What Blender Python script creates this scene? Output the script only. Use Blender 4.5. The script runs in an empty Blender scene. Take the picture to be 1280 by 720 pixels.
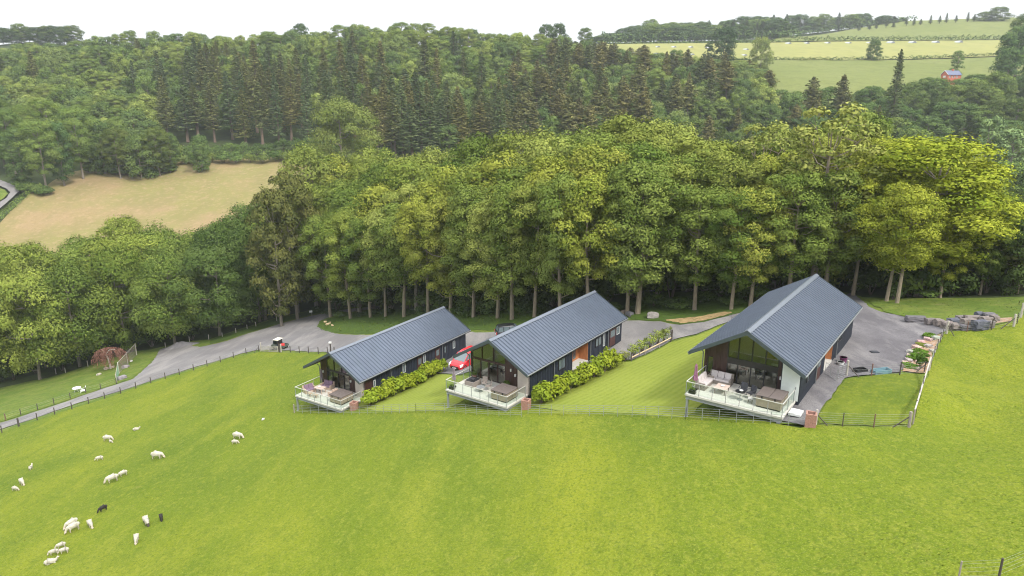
import bpy, math, random
import numpy as np
from mathutils import Vector, Matrix, geometry
random.seed(7)
R = math.radians
scene = bpy.context.scene
col = scene.collection

# ------------------------------------------------------------------ camera, sky, sun, exposure
CAMZ = 60.0
PITCH = R(15.36)
FPX = 890.0
cam_d = bpy.data.cameras.new("camera")
cam = bpy.data.objects.new("camera", cam_d)
col.objects.link(cam)
cam.location = (0, 0, CAMZ)
cam.rotation_euler = (R(90) - PITCH, 0, 0)
cam_d.sensor_width = 36.0
cam_d.lens = 36.0 * FPX / 1280.0
cam_d.clip_start = 0.5
cam_d.clip_end = 8000
scene.camera = cam

SUN_EL, SUN_AZ = R(50), R(140)          # azimuth measured clockwise from +Y
world = bpy.data.worlds.new("World")
scene.world = world
world.use_nodes = True
wn, wl = world.node_tree.nodes, world.node_tree.links
wn.clear()
w_out = wn.new('ShaderNodeOutputWorld')
w_bg = wn.new('ShaderNodeBackground')
w_sky = wn.new('ShaderNodeTexSky')
w_sky.sky_type = 'NISHITA'
w_sky.sun_disc = False
w_sky.sun_elevation = SUN_EL
w_sky.sun_rotation = SUN_AZ
w_hsv = wn.new('ShaderNodeHueSaturation')
w_hsv.inputs['Saturation'].default_value = 0.25
w_mix = wn.new('ShaderNodeMix')
w_mix.data_type = 'RGBA'
w_mix.inputs[0].default_value = 0.85
w_tc = wn.new('ShaderNodeTexCoord')
w_no = wn.new('ShaderNodeTexNoise')
w_no.inputs['Scale'].default_value = 2.2
w_no.inputs['Detail'].default_value = 5
w_cr = wn.new('ShaderNodeValToRGB')
w_cr.color_ramp.elements[0].position = 0.3
w_cr.color_ramp.elements[0].color = (3.7, 3.8, 4.0, 1)
w_cr.color_ramp.elements[1].position = 0.7
w_cr.color_ramp.elements[1].color = (4.6, 4.65, 4.7, 1)
wl.new(w_tc.outputs['Generated'], w_no.inputs['Vector'])
wl.new(w_no.outputs['Fac'], w_cr.inputs[0])
wl.new(w_sky.outputs[0], w_hsv.inputs['Color'])
wl.new(w_hsv.outputs[0], w_mix.inputs[6])
wl.new(w_cr.outputs[0], w_mix.inputs[7])
w_sep = wn.new('ShaderNodeSeparateXYZ')
w_map = wn.new('ShaderNodeMapRange')        # overcast sky: brighter towards the zenith
w_map.inputs[1].default_value = 0.0; w_map.inputs[2].default_value = 1.0; w_map.inputs[3].default_value = 1.0; w_map.inputs[4].default_value = 3.0
w_vm = wn.new('ShaderNodeVectorMath'); w_vm.operation = 'SCALE'
wl.new(w_tc.outputs['Generated'], w_sep.inputs[0]); wl.new(w_sep.outputs['Z'], w_map.inputs[0])
wl.new(w_mix.outputs[2], w_vm.inputs[0]); wl.new(w_map.outputs[0], w_vm.inputs['Scale'])
wl.new(w_vm.outputs[0], w_bg.inputs[0])
w_bg.inputs[1].default_value = 0.10
wl.new(w_bg.outputs[0], w_out.inputs[0])

sun_d = bpy.data.lights.new("sun", 'SUN')
sun_d.energy = 2.0
sun_d.angle = R(10)
sun_d.color = (1.0, 0.95, 0.86)
sun = bpy.data.objects.new("sun", sun_d)
col.objects.link(sun)
sdir = Vector((math.sin(SUN_AZ) * math.cos(SUN_EL), math.cos(SUN_AZ) * math.cos(SUN_EL), math.sin(SUN_EL)))
sun.rotation_euler = sdir.to_track_quat('Z', 'Y').to_euler()
sun.location = sdir * 200

scene.view_settings.view_transform = 'Standard'
scene.view_settings.look = 'None'
scene.view_settings.exposure = 1.2
scene.view_settings.gamma = 1.0
scene.cycles.filter_width = 1.1
scene.cycles.max_bounces = 5
scene.cycles.diffuse_bounces = 2
scene.cycles.glossy_bounces = 2
scene.cycles.transmission_bounces = 4
scene.cycles.transparent_max_bounces = 8
scene.cycles.volume_bounces = 1

# ------------------------------------------------------------------ where things are: pixels of the photo -> rays -> real ground
cp, sp = math.cos(PITCH), math.sin(PITCH)
def ray(px, py):
    r = (px - 640) / FPX
    u = -(py - 360) / FPX
    return np.array([r, cp + u * sp, u * cp - sp])
LODGE = [(-20.63, 75.43, -33.52, -32.08), (-2.22, 64.19, -27.99, -34.63), (17.62, 50.53, -22.44, -35.42)]
def loc2w(i, a, b, c=0.0):
    x, y, z, t = LODGE[i]
    co, s = math.cos(R(t)), math.sin(R(t))
    return np.array([x + co * a - s * b, y + s * a + co * b, z + c])
def plane(x, y):
    return -20.33 + .24 * (.83 * x - .56 * y)
CT = []
def cP(px, py, t): CT.append(tuple(ray(px, py) * t))
def cZ(px, t, z):
    CT.append(((px - 640) / FPX * (.96 * t * cp - z * sp), .96 * t, z))
for x in (-150, -110, -70, -35, 0, 30):
    for y in (-70, -20, 20, 50):
        CT.append((x, y, plane(x, y)))
for x, y in ((-110, 80), (-75, 80), (-45, 80), (-45, 105), (-70, 105), (-95, 110), (-130, 120), (-30, 60), (-30, 90), (-45, 128), (-65, 135), (-90, 145),
             (-112, 150), (-140, 160), (55, -60), (55, -20), (50, 20), (45, 40), (75, 50), (-10, 45), (10, 40)):
    CT.append((x, y, plane(x, y)))
for i in range(3):
    for a, b, c in ((-3.7, -2.3, -1.95), (3.8, -2.2, -.3), (4.2, 20, -.3), (-4, 20, -1.1), (5.5, 10, -.22), (-4.6, 10, -1.5), (0, -4, -1.15)):
        CT.append(tuple(loc2w(i, a, b, c)))
for a, b, c in ((6.3, 0, -.25), (6.3, 20, -.25), (12, 22, -.2), (14, 3, .25), (14, 12, 0.0), (0, 27, -.6)):
    CT.append(tuple(loc2w(2, a, b, c)))
cP(1130, 410, 71); cP(1120, 382, 79); cP(1280, 376, 79); cP(640, 402, 104); cP(785, 397, 94); cP(870, 392, 93)
cP(800, 364, 108); cP(1190, 413, 66.5); cP(1268, 402, 69); cP(1290, 384, 76); cP(990, 372, 92)
for px, t, z in ((1120, 112, -29), (1280, 112, -29), (1120, 150, -36), (1400, 150, -34), (0, 200, -62), (340, 200, -55), (640, 150, -41), (640, 200, -47), (1000, 200, -43),
                 (1280, 200, -40), (-300, 200, -60), (-300, 300, -48), (0, 235, -60), (300, 250, -52), (640, 270, -46), (640, 340, -34), (1000, 270, -43),
                 (1200, 270, -38), (1500, 270, -30), (500, 355, -31), (500, 540, 28), (250, 540, 24), (0, 540, 15), (-300, 540, 12), (850, 540, 6),
                 (700, 540, 20), (950, 350, -33), (950, 420, -15), (1200, 440, -2), (900, 480, -2), (-300, 700, 30), (40, 700, 45), (350, 700, 34), (600, 700, 38)):
    cZ(px, t, z)
for px, py, t in ((75, 320, 250), (0, 300, 270), (110, 225, 320), (180, 208, 345), (340, 197, 352), (10, 240, 300), (0, 270, 283), (-30, 240, 300),
                  (1270, 218, 300), (1200, 186, 350), (1000, 100, 480), (1250, 100, 480), (1000, 66, 620), (1240, 62, 620), (1120, 82, 550),
                  (1000, 47, 740), (1240, 45, 740), (1130, 27, 900), (1250, 22, 900), (1060, 38, 880), (980, 49, 880), (760, 54, 700), (900, 53, 700), (850, 60, 640),
                  (800, 52, 900), (900, 50, 900), (640, 55, 1000), (1500, 30, 900), (1500, 60, 620)):
    cP(px, py, t)
for px, t, z in ((-600, 900, 30), (300, 900, 30), (-600, 1500, 40), (0, 1500, 40), (640, 1500, 60), (1280, 1500, 80), (1900, 1500, 90), (1900, 900, 60)):
    cZ(px, t, z)
for x, y in ((-400, -300), (0, -400), (400, -300), (-900, 0), (700, 0), (-1200, -1200), (1200, -1200), (300, 100)):
    CT.append((x, y, max(-60, min(70, plane(x, y)))))
C = np.array(CT)
# drop near-duplicates
keep = []
for i in range(len(C)):
    if all(np.hypot(*(C[i, :2] - C[j, :2])) > 1.5 for j in keep):
        keep.append(i)
C = C[keep]
_n = len(C)
_A = np.zeros((_n + 3, _n + 3))
_d = np.hypot(C[:, None, 0] - C[None, :, 0], C[:, None, 1] - C[None, :, 1])
_A[:_n, :_n] = np.sqrt(_d ** 2 + 9.0)
_A[:_n, :_n] -= np.eye(_n) * 1.2
_A[:_n, _n] = 1; _A[:_n, _n + 1] = C[:, 0]; _A[:_n, _n + 2] = C[:, 1]
_A[_n:, :_n] = _A[:_n, _n:].T
_w = np.linalg.solve(_A, np.concatenate([C[:, 2], np.zeros(3)]))
def H(x, y):
    """ground height (relative to the eye) at arrays x, y"""
    x = np.asarray(x, float); y = np.asarray(y, float)
    sh = x.shape
    xf, yf = x.ravel(), y.ravel()
    out = np.empty(len(xf))
    for k in range(0, len(xf), 20000):
        a, b = xf[k:k + 20000], yf[k:k + 20000]
        d = np.sqrt((a[:, None] - C[None, :, 0]) ** 2 + (b[:, None] - C[None, :, 1]) ** 2 + 9.0)
        out[k:k + 20000] = d @ _w[:_n] + _w[_n] + _w[_n + 1] * a + _w[_n + 2] * b
    out += .10 * np.sin(xf * .21 + 1.3 * np.sin(yf * .11)) * np.sin(yf * .17 + .8) + .05 * np.sin(xf * .53 + yf * .31)
    return out.reshape(sh)
def h1(x, y): return float(H(np.array([x]), np.array([y]))[0])
_T = np.concatenate([np.arange(12, 200, .5), np.arange(200, 1400, 3.0)])
def G(px, py, up=0.0):
    """where the ray through a pixel first meets the ground"""
    r = ray(px, py)
    z = r[2] * _T - H(r[0] * _T, r[1] * _T)
    k = np.argmax(z < 0)
    if z[k] >= 0: k = len(_T) - 1
    a, b = _T[max(k - 1, 0)], _T[k]
    for _ in range(12):
        m = (a + b) / 2
        if r[2] * m < h1(r[0] * m, r[1] * m): b = m
        else: a = m
    t = b
    return Vector((r[0] * t, r[1] * t, h1(r[0] * t, r[1] * t) + CAMZ + up))
def GT(px, t, up=0.0):
    y = .96 * t; x = (px - 640) / FPX * t
    for _ in range(2): x = (px - 640) / FPX * (y * cp - h1(x, y) * sp)
    return Vector((x, y, h1(x, y) + CAMZ + up))
def WL(i, a, b, c=0.0):
    v = loc2w(i, a, b, c); return Vector((v[0], v[1], v[2] + CAMZ))
def on_ground(x, y, up=0.0): return Vector((x, y, h1(x, y) + CAMZ + up))

# ------------------------------------------------------------------ materials
MATS = {}
def mat(name, c, rough=.7, metal=0.0, vary=0.0, scale=3.0, c2=None, bump=0.0, bscale=None, spec=.5, coord='Object', detail=4, objcol=False, stretch=None):
    m = bpy.data.materials.new(name); m.use_nodes = True
    n, l = m.node_tree.nodes, m.node_tree.links
    b = n['Principled BSDF']
    b.inputs['Roughness'].default_value = rough
    b.inputs['Metallic'].default_value = metal
    b.inputs['Specular IOR Level'].default_value = spec
    b.inputs['Base Color'].default_value = (*c, 1)
    if vary or c2 or bump:
        tc = n.new('ShaderNodeTexCoord')
        vec = tc.outputs[coord]
        if stretch:
            mp = n.new('ShaderNodeMapping'); mp.inputs['Scale'].default_value = stretch
            l.new(vec, mp.inputs[0]); vec = mp.outputs[0]
        no = n.new('ShaderNodeTexNoise'); no.inputs['Scale'].default_value = scale; no.inputs['Detail'].default_value = detail
        no.inputs['Roughness'].default_value = .65
        l.new(vec, no.inputs['Vector'])
        cr = n.new('ShaderNodeValToRGB')
        cr.color_ramp.elements[0].position = .3; cr.color_ramp.elements[1].position = .7
        ca = c2 if c2 else tuple(x * (1 - vary) for x in c)
        cb = c if c2 else tuple(min(1, x * (1 + vary)) for x in c)
        cr.color_ramp.elements[0].color = (*ca, 1); cr.color_ramp.elements[1].color = (*cb, 1)
        l.new(no.outputs['Fac'], cr.inputs[0])
        src = cr.outputs[0]
        if objcol:
            oi = n.new('ShaderNodeObjectInfo'); mx = n.new('ShaderNodeMix'); mx.data_type = 'RGBA'; mx.blend_type = 'MULTIPLY'; mx.inputs[0].default_value = 1
            l.new(src, mx.inputs[6]); l.new(oi.outputs['Color'], mx.inputs[7]); src = mx.outputs[2]
        l.new(src, b.inputs['Base Color'])
        if bump:
            bn = n.new('ShaderNodeTexNoise'); bn.inputs['Scale'].default_value = bscale or scale * 3; bn.inputs['Detail'].default_value = 5
            l.new(vec, bn.inputs['Vector'])
            bp = n.new('ShaderNodeBump'); bp.inputs['Strength'].default_value = bump; bp.inputs['Distance'].default_value = .1
            l.new(bn.outputs['Fac'], bp.inputs['Height']); l.new(bp.outputs[0], b.inputs['Normal'])
    MATS[name] = m
    return m

def ground_mat(name, layers, base, rough=.95, bump=.4, bscale=4.0, wave=None):
    """layers: list of (noise scale, stretch, colour, low, high, amount) painted over base in order"""
    m = bpy.data.materials.new(name); m.use_nodes = True
    n, l = m.node_tree.nodes, m.node_tree.links
    b = n['Principled BSDF']; b.inputs['Roughness'].default_value = rough; b.inputs['Specular IOR Level'].default_value = .15
    g = n.new('ShaderNodeNewGeometry')
    cur = None
    rgb = n.new('ShaderNodeRGB'); rgb.outputs[0].default_value = (*base, 1); cur = rgb.outputs[0]
    for k, (sc, st, c, lo, hi, am) in enumerate(layers):
        mp = n.new('ShaderNodeMapping'); mp.inputs['Scale'].default_value = st or (1, 1, 1); mp.inputs['Rotation'].default_value = (0, 0, R(35)) if st else (0, 0, 0)
        mp.inputs['Location'].default_value = (k * 13.7, k * 7.1, 0)
        l.new(g.outputs['Position'], mp.inputs[0])
        no = n.new('ShaderNodeTexNoise'); no.inputs['Scale'].default_value = sc; no.inputs['Detail'].default_value = 4; no.inputs['Roughness'].default_value = .6
        l.new(mp.outputs[0], no.inputs['Vector'])
        mr = n.new('ShaderNodeMapRange'); mr.inputs[1].default_value = lo; mr.inputs[2].default_value = hi; mr.inputs[4].default_value = am
        l.new(no.outputs['Fac'], mr.inputs[0])
        mx = n.new('ShaderNodeMix'); mx.data_type = 'RGBA'; mx.inputs[7].default_value = (*c, 1)
        l.new(mr.outputs[0], mx.inputs[0]); l.new(cur, mx.inputs[6]); cur = mx.outputs[2]
    if wave:
        wsc, wrot, wc, wam = wave
        mp = n.new('ShaderNodeMapping'); mp.inputs['Rotation'].default_value = (0, 0, wrot)
        l.new(g.outputs['Position'], mp.inputs[0])
        wv = n.new('ShaderNodeTexWave'); wv.inputs['Scale'].default_value = wsc; wv.inputs['Distortion'].default_value = 1.6; wv.inputs['Detail'].default_value = 2; wv.inputs['Detail Scale'].default_value = .8
        l.new(mp.outputs[0], wv.inputs['Vector'])
        mu = n.new('ShaderNodeMath'); mu.operation = 'MULTIPLY'; mu.inputs[1].default_value = wam; l.new(wv.outputs['Fac'], mu.inputs[0])
        mx = n.new('ShaderNodeMix'); mx.data_type = 'RGBA'; mx.inputs[7].default_value = (*wc, 1)
        l.new(mu.outputs[0], mx.inputs[0]); l.new(cur, mx.inputs[6]); cur = mx.outputs[2]
    l.new(cur, b.inputs['Base Color'])
    if bump:
        bn = n.new('ShaderNodeTexNoise'); bn.inputs['Scale'].default_value = bscale; bn.inputs['Detail'].default_value = 6
        l.new(g.outputs['Position'], bn.inputs['Vector'])
        bp = n.new('ShaderNodeBump'); bp.inputs['Strength'].default_value = bump; bp.inputs['Distance'].default_value = .15
        l.new(bn.outputs['Fac'], bp.inputs['Height']); l.new(bp.outputs[0], b.inputs['Normal'])
    MATS[name] = m
    return m

def leaf_mat(name, c, c2, trans=.3):
    m = bpy.data.materials.new(name); m.use_nodes = True
    n, l = m.node_tree.nodes, m.node_tree.links
    n.clear()
    out = n.new('ShaderNodeOutputMaterial')
    at = n.new('ShaderNodeAttribute'); at.attribute_name = 'tint'
    mx = n.new('ShaderNodeMix'); mx.data_type = 'RGBA'; mx.inputs[6].default_value = (*c, 1); mx.inputs[7].default_value = (*c2, 1)
    l.new(at.outputs['Fac'], mx.inputs[0])
    oi = n.new('ShaderNodeObjectInfo')
    mm = n.new('ShaderNodeMix'); mm.data_type = 'RGBA'; mm.blend_type = 'MULTIPLY'; mm.inputs[0].default_value = 1
    l.new(mx.outputs[2], mm.inputs[6]); l.new(oi.outputs['Color'], mm.inputs[7])
    d = n.new('ShaderNodeBsdfDiffuse'); t = n.new('ShaderNodeBsdfTranslucent'); s = n.new('ShaderNodeMixShader'); s.inputs[0].default_value = trans
    l.new(mm.outputs[2], d.inputs[0]); l.new(mm.outputs[2], t.inputs[0])
    l.new(d.outputs[0], s.inputs[1]); l.new(t.outputs[0], s.inputs[2]); l.new(s.outputs[0], out.inputs[0])
    MATS[name] = m
    return m

def glass_mat(name, tint, refl=.22, rough=.02):
    m = bpy.data.materials.new(name); m.use_nodes = True
    n, l = m.node_tree.nodes, m.node_tree.links
    n.clear()
    out = n.new('ShaderNodeOutputMaterial')
    tr = n.new('ShaderNodeBsdfTransparent'); tr.inputs[0].default_value = (*tint, 1)
    gl = n.new('ShaderNodeBsdfGlossy'); gl.inputs['Roughness'].default_value = rough
    fr = n.new('ShaderNodeLayerWeight'); fr.inputs[0].default_value = .35
    mr = n.new('ShaderNodeMapRange'); mr.inputs[3].default_value = refl * .5; mr.inputs[4].default_value = min(1, refl * 3)
    l.new(fr.outputs['Facing'], mr.inputs[0])
    s = n.new('ShaderNodeMixShader')
    l.new(mr.outputs[0], s.inputs[0]); l.new(tr.outputs[0], s.inputs[1]); l.new(gl.outputs[0], s.inputs[2]); l.new(s.outputs[0], out.inputs[0])
    MATS[name] = m
    return m

# grounds
ground_mat('woodland_floor', [(.12, None, (.05, .075, .02), .4, .6, .8), (.9, None, (.03, .028, .018), .45, .65, .7), (.03, None, (.05, .07, .022), .4, .6, .5)], (.035, .05, .016))
ground_mat('meadow_grass', [(.03, (1, .35, 1), (.17, .195, .012), .44, .58, .9), (.055, (1, .5, 1), (.062, .108, .006), .50, .64, .75), (.11, (1, .3, 1), (.07, .115, .007), .50, .66, .6), (.3, (1, .3, 1), (.175, .195, .018), .50, .68, .6),
                            (1.1, (1, .45, 1), (.075, .115, .008), .50, .68, .5), (2.6, (1, .6, 1), (.19, .21, .025), .50, .68, .6), (.45, None, (.20, .185, .06), .66, .78, .45),
                            (6.0, (1, .7, 1), (.055, .09, .007), .48, .68, .65), (13.0, None, (.25, .27, .05), .52, .70, .65), (.8, None, (.045, .085, .010), .69, .75, .6)], (.108, .148, .008), bump=1.0, bscale=5)
ground_mat('mown_lawn', [(.15, None, (.13, .17, .02), .4, .6, .6), (2.5, None, (.09, .13, .014), .5, .7, .5)], (.17, .205, .03), wave=(.42, R(52), (.23, .25, .05), .32), bump=.5)
ground_mat('lush_lawn', [(.25, None, (.07, .105, .010), .42, .58, .8), (2.2, None, (.17, .185, .02), .5, .7, .6), (6, None, (.05, .075, .01), .5, .7, .5)], (.11, .14, .013), bump=.8)
ground_mat('rough_verge', [(.3, None, (.13, .16, .03), .42, .6, .8), (1.6, None, (.04, .065, .014), .5, .68, .6), (.8, None, (.17, .14, .07), .6, .72, .5)], (.085, .13, .018), bump=.9)
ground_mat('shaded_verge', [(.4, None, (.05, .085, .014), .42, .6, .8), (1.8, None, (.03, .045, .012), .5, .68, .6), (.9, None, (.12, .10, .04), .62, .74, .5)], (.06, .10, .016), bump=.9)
ground_mat('gravel', [(.12, None, (.125, .12, .125), .4, .6, .6), (.35, (1, .15, 1), (.25, .235, .225), .47, .62, .8), (5.0, None, (.10, .095, .095), .5, .7, .5), (20, None, (.26, .25, .24), .55, .7, .4), (.07, None, (.13, .12, .12), .5, .66, .5)], (.19, .182, .18), bump=.5, bscale=9)
ground_mat('dark_gravel', [(.2, None, (.075, .07, .078), .4, .6, .6), (.5, (1, .3, 1), (.21, .20, .20), .48, .65, .8), (6.0, None, (.075, .07, .076), .5, .7, .5)], (.145, .138, .145), bump=.5, bscale=9)
ground_mat('stubble_field', [(.02, None, (.165, .16, .05), .42, .56, .8), (.10, (1, .3, 1), (.16, .14, .055), .45, .62, .6), (.45, None, (.29, .205, .12), .5, .7, .6), (1.4, None, (.15, .11, .05), .52, .7, .5)], (.225, .165, .085), bump=.3, bscale=1)
ground_mat('far_pasture', [(.02, None, (.14, .155, .045), .42, .58, .8), (.12, None, (.09, .11, .028), .48, .65, .6), (.6, None, (.075, .095, .022), .5, .7, .6)], (.12, .14, .035), bump=.3, bscale=1)
ground_mat('yellow_pasture', [(.02, (1, .3, 1), (.22, .215, .07), .42, .58, .8), (.1, None, (.15, .155, .05), .5, .66, .6)], (.19, .195, .06), bump=.2, bscale=1)
ground_mat('lane_tarmac', [(.3, None, (.20, .19, .185), .4, .6, .5)], (.16, .15, .15), bump=.1)
ground_mat('rockery_soil', [(.8, None, (.30, .17, .10), .4, .6, .8), (3, None, (.36, .30, .26), .5, .65, .7), (1.3, None, (.09, .13, .02), .58, .66, .8)], (.27, .19, .13), bump=.9)
ground_mat('earth_bank', [(.8, None, (.38, .27, .13), .4, .6, .8), (2, None, (.12, .10, .04), .5, .65, .7)], (.28, .2, .1), bump=.9)
# buildings
mat('navy_cladding', (.016, .021, .034), .55, vary=.35, scale=2, stretch=(1, 1, .2))
mat('brown_cladding', (.045, .020, .017), .5, vary=.35, scale=3, stretch=(3, 3, .3))
mat('roof_metal', (.10, .12, .16), .34, metal=.4, vary=.08, scale=.6, stretch=(1, 1, 1))
mat('roof_trim', (.055, .07, .082), .45, metal=.2, vary=.1, scale=2)
mat('ridge_metal', (.16, .18, .215), .38, metal=.4, vary=.06, scale=2)
mat('gutter_grey', (.23, .24, .25), .4, metal=.4, vary=.1)
mat('soffit_brown', (.10, .06, .045), .6, vary=.2, stretch=(8, .5, 1))
mat('oak_boards', (.42, .16, .06), .55, vary=.25, scale=4, stretch=(4, 4, .4))
mat('window_frame_dark', (.02, .018, .02), .4, vary=.1)
mat('window_frame_light', (.42, .43, .43), .4, vary=.1)
mat('door_brown', (.06, .022, .02), .45, vary=.2)
mat('beige_render', (.42, .37, .33), .8, vary=.08, scale=1.5)
mat('white_door', (.56, .60, .58), .5, vary=.06, scale=1.5)
mat('deck_boards', (.47, .455, .41), .7, vary=.07, scale=2, stretch=(1, 8, 1))
mat('galvanised', (.27, .285, .29), .45, metal=.35, vary=.12, scale=4)
mat('rail_metal', (.5, .5, .46), .4, metal=.3, vary=.08)
mat('white_plastic', (.6, .61, .6), .45, vary=.05)
mat('interior_floor', (.42, .30, .22), .5, vary=.2, stretch=(1, 6, 1))
mat('interior_wall', (.66, .62, .56), .8, vary=.06)
mat('interior_dark', (.05, .045, .045), .7, vary=.2)
mat('tub_cover', (.105, .085, .078), .75, vary=.15, scale=5)
mat('tub_panel', (.27, .215, .165), .6, vary=.12, scale=5, stretch=(1, 1, 8))
mat('rattan_grey', (.21, .18, .16), .75, vary=.35, scale=40)
mat('rattan_beige', (.40, .30, .24), .75, vary=.3, scale=40)
mat('cushion_pale', (.46, .42, .42), .9, vary=.08, scale=6)
mat('cushion_purple', (.17, .115, .165), .9, vary=.15, scale=6)
mat('black_plastic', (.012, .012, .014), .4, vary=.2)
mat('dark_fabric', (.03, .032, .04), .9, vary=.2)
mat('parasol_purple', (.21, .09, .15), .85, vary=.2, scale=6)
mat('parasol_grey', (.17, .14, .16), .85, vary=.2, scale=6)
mat('table_stone', (.46, .37, .32), .6, vary=.12, scale=6)
mat('brick_terracotta', (.30, .16, .125), .85, vary=.25, scale=12)
mat('brick_dark_inside', (.07, .04, .03), .9, vary=.2)
mat('weathered_wood', (.24, .21, .18), .85, vary=.25, scale=6, stretch=(4, 4, .5))
mat('pale_post_wood', (.36, .33, .29), .85, vary=.2, scale=6, stretch=(4, 4, .5))
mat('dark_post_wood', (.055, .045, .04), .85, vary=.3, scale=6, stretch=(4, 4, .5))
mat('red_post_wood', (.13, .07, .055), .85, vary=.3, scale=6, stretch=(4, 4, .5))
mat('wire', (.33, .34, .34), .5, metal=.5, vary=.1)
mat('net_green', (.15, .26, .17), .8, vary=.2)
mat('bark', (.17, .145, .12), .9, vary=.35, scale=2.5, stretch=(3, 3, .5), objcol=True)
mat('bark_brown', (.11, .085, .07), .9, vary=.35, scale=2.5, stretch=(3, 3, .5), objcol=True)
mat('stone_grey', (.135, .13, .14), .9, vary=.45, scale=1.6, bump=.8, bscale=5, objcol=True)
mat('stone_tan', (.36, .29, .21), .9, vary=.3, scale=2, bump=.8, bscale=5)
mat('log_cut', (.48, .36, .22), .8, vary=.2, scale=6)
mat('red_paint', (.52, .018, .028), .25, vary=.05, spec=.6)
mat('black_paint', (.012, .013, .016), .25, vary=.1, spec=.6)
mat('cream_panel', (.62, .58, .47), .5, vary=.08)
mat('green_paint', (.07, .085, .07), .5, vary=.2)
mat('rubber', (.014, .014, .015), .85, vary=.3)
mat('wheel_silver', (.38, .38, .39), .35, metal=.7, vary=.1)
mat('car_glass', (.10, .13, .14), .08, vary=.1, spec=.9)
mat('headlight', (.6, .62, .62), .15, vary=.05, spec=.8)
mat('number_plate', (.7, .7, .68), .4, vary=.03)
mat('red_plastic', (.5, .03, .03), .5, vary=.1)
mat('purple_plastic', (.13, .03, .09), .5, vary=.1)
mat('blue_plastic', (.12, .22, .26), .5, vary=.1)
mat('sheep_wool', (.47, .44, .36), .95, vary=.12, scale=9, bump=.9, bscale=16)
mat('sheep_face', (.42, .36, .29), .9, vary=.1)
mat('dark_wool', (.022, .018, .016), .95, vary=.3, scale=9, bump=.9, bscale=16)
mat('ewe_dark_face', (.05, .04, .035), .9, vary=.2)
mat('brick_red', (.42, .12, .075), .85, vary=.15, scale=1.5)
mat('slate_blue', (.09, .105, .17), .6, vary=.12, scale=2)
mat('pale_shed', (.55, .56, .6), .7, vary=.1)
mat('polytunnel', (.36, .38, .41), .4, vary=.1)
mat('tunnel_end', (.16, .17, .19), .8, vary=.2)
mat('concrete', (.42, .41, .38), .9, vary=.12, scale=2)
glass_mat('window_glass', (.78, .82, .80), .15)
glass_mat('balustrade_glass', (.92, .96, .94), .045)
leaf_mat('leaves_fresh', (.07, .115, .018), (.265, .305, .062), .16)
leaf_mat('leaves_dark', (.052, .085, .024), (.155, .20, .052), .12)
leaf_mat('leaves_laurel', (.15, .20, .012), (.31, .36, .04), .3)
leaf_mat('needles', (.062, .085, .034), (.215, .225, .095), .12)
leaf_mat('twigs_brown', (.16, .08, .06), (.27, .14, .11), .1)
leaf_mat('grass_blades', (.11, .15, .016), (.24, .27, .05), .3)

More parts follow.
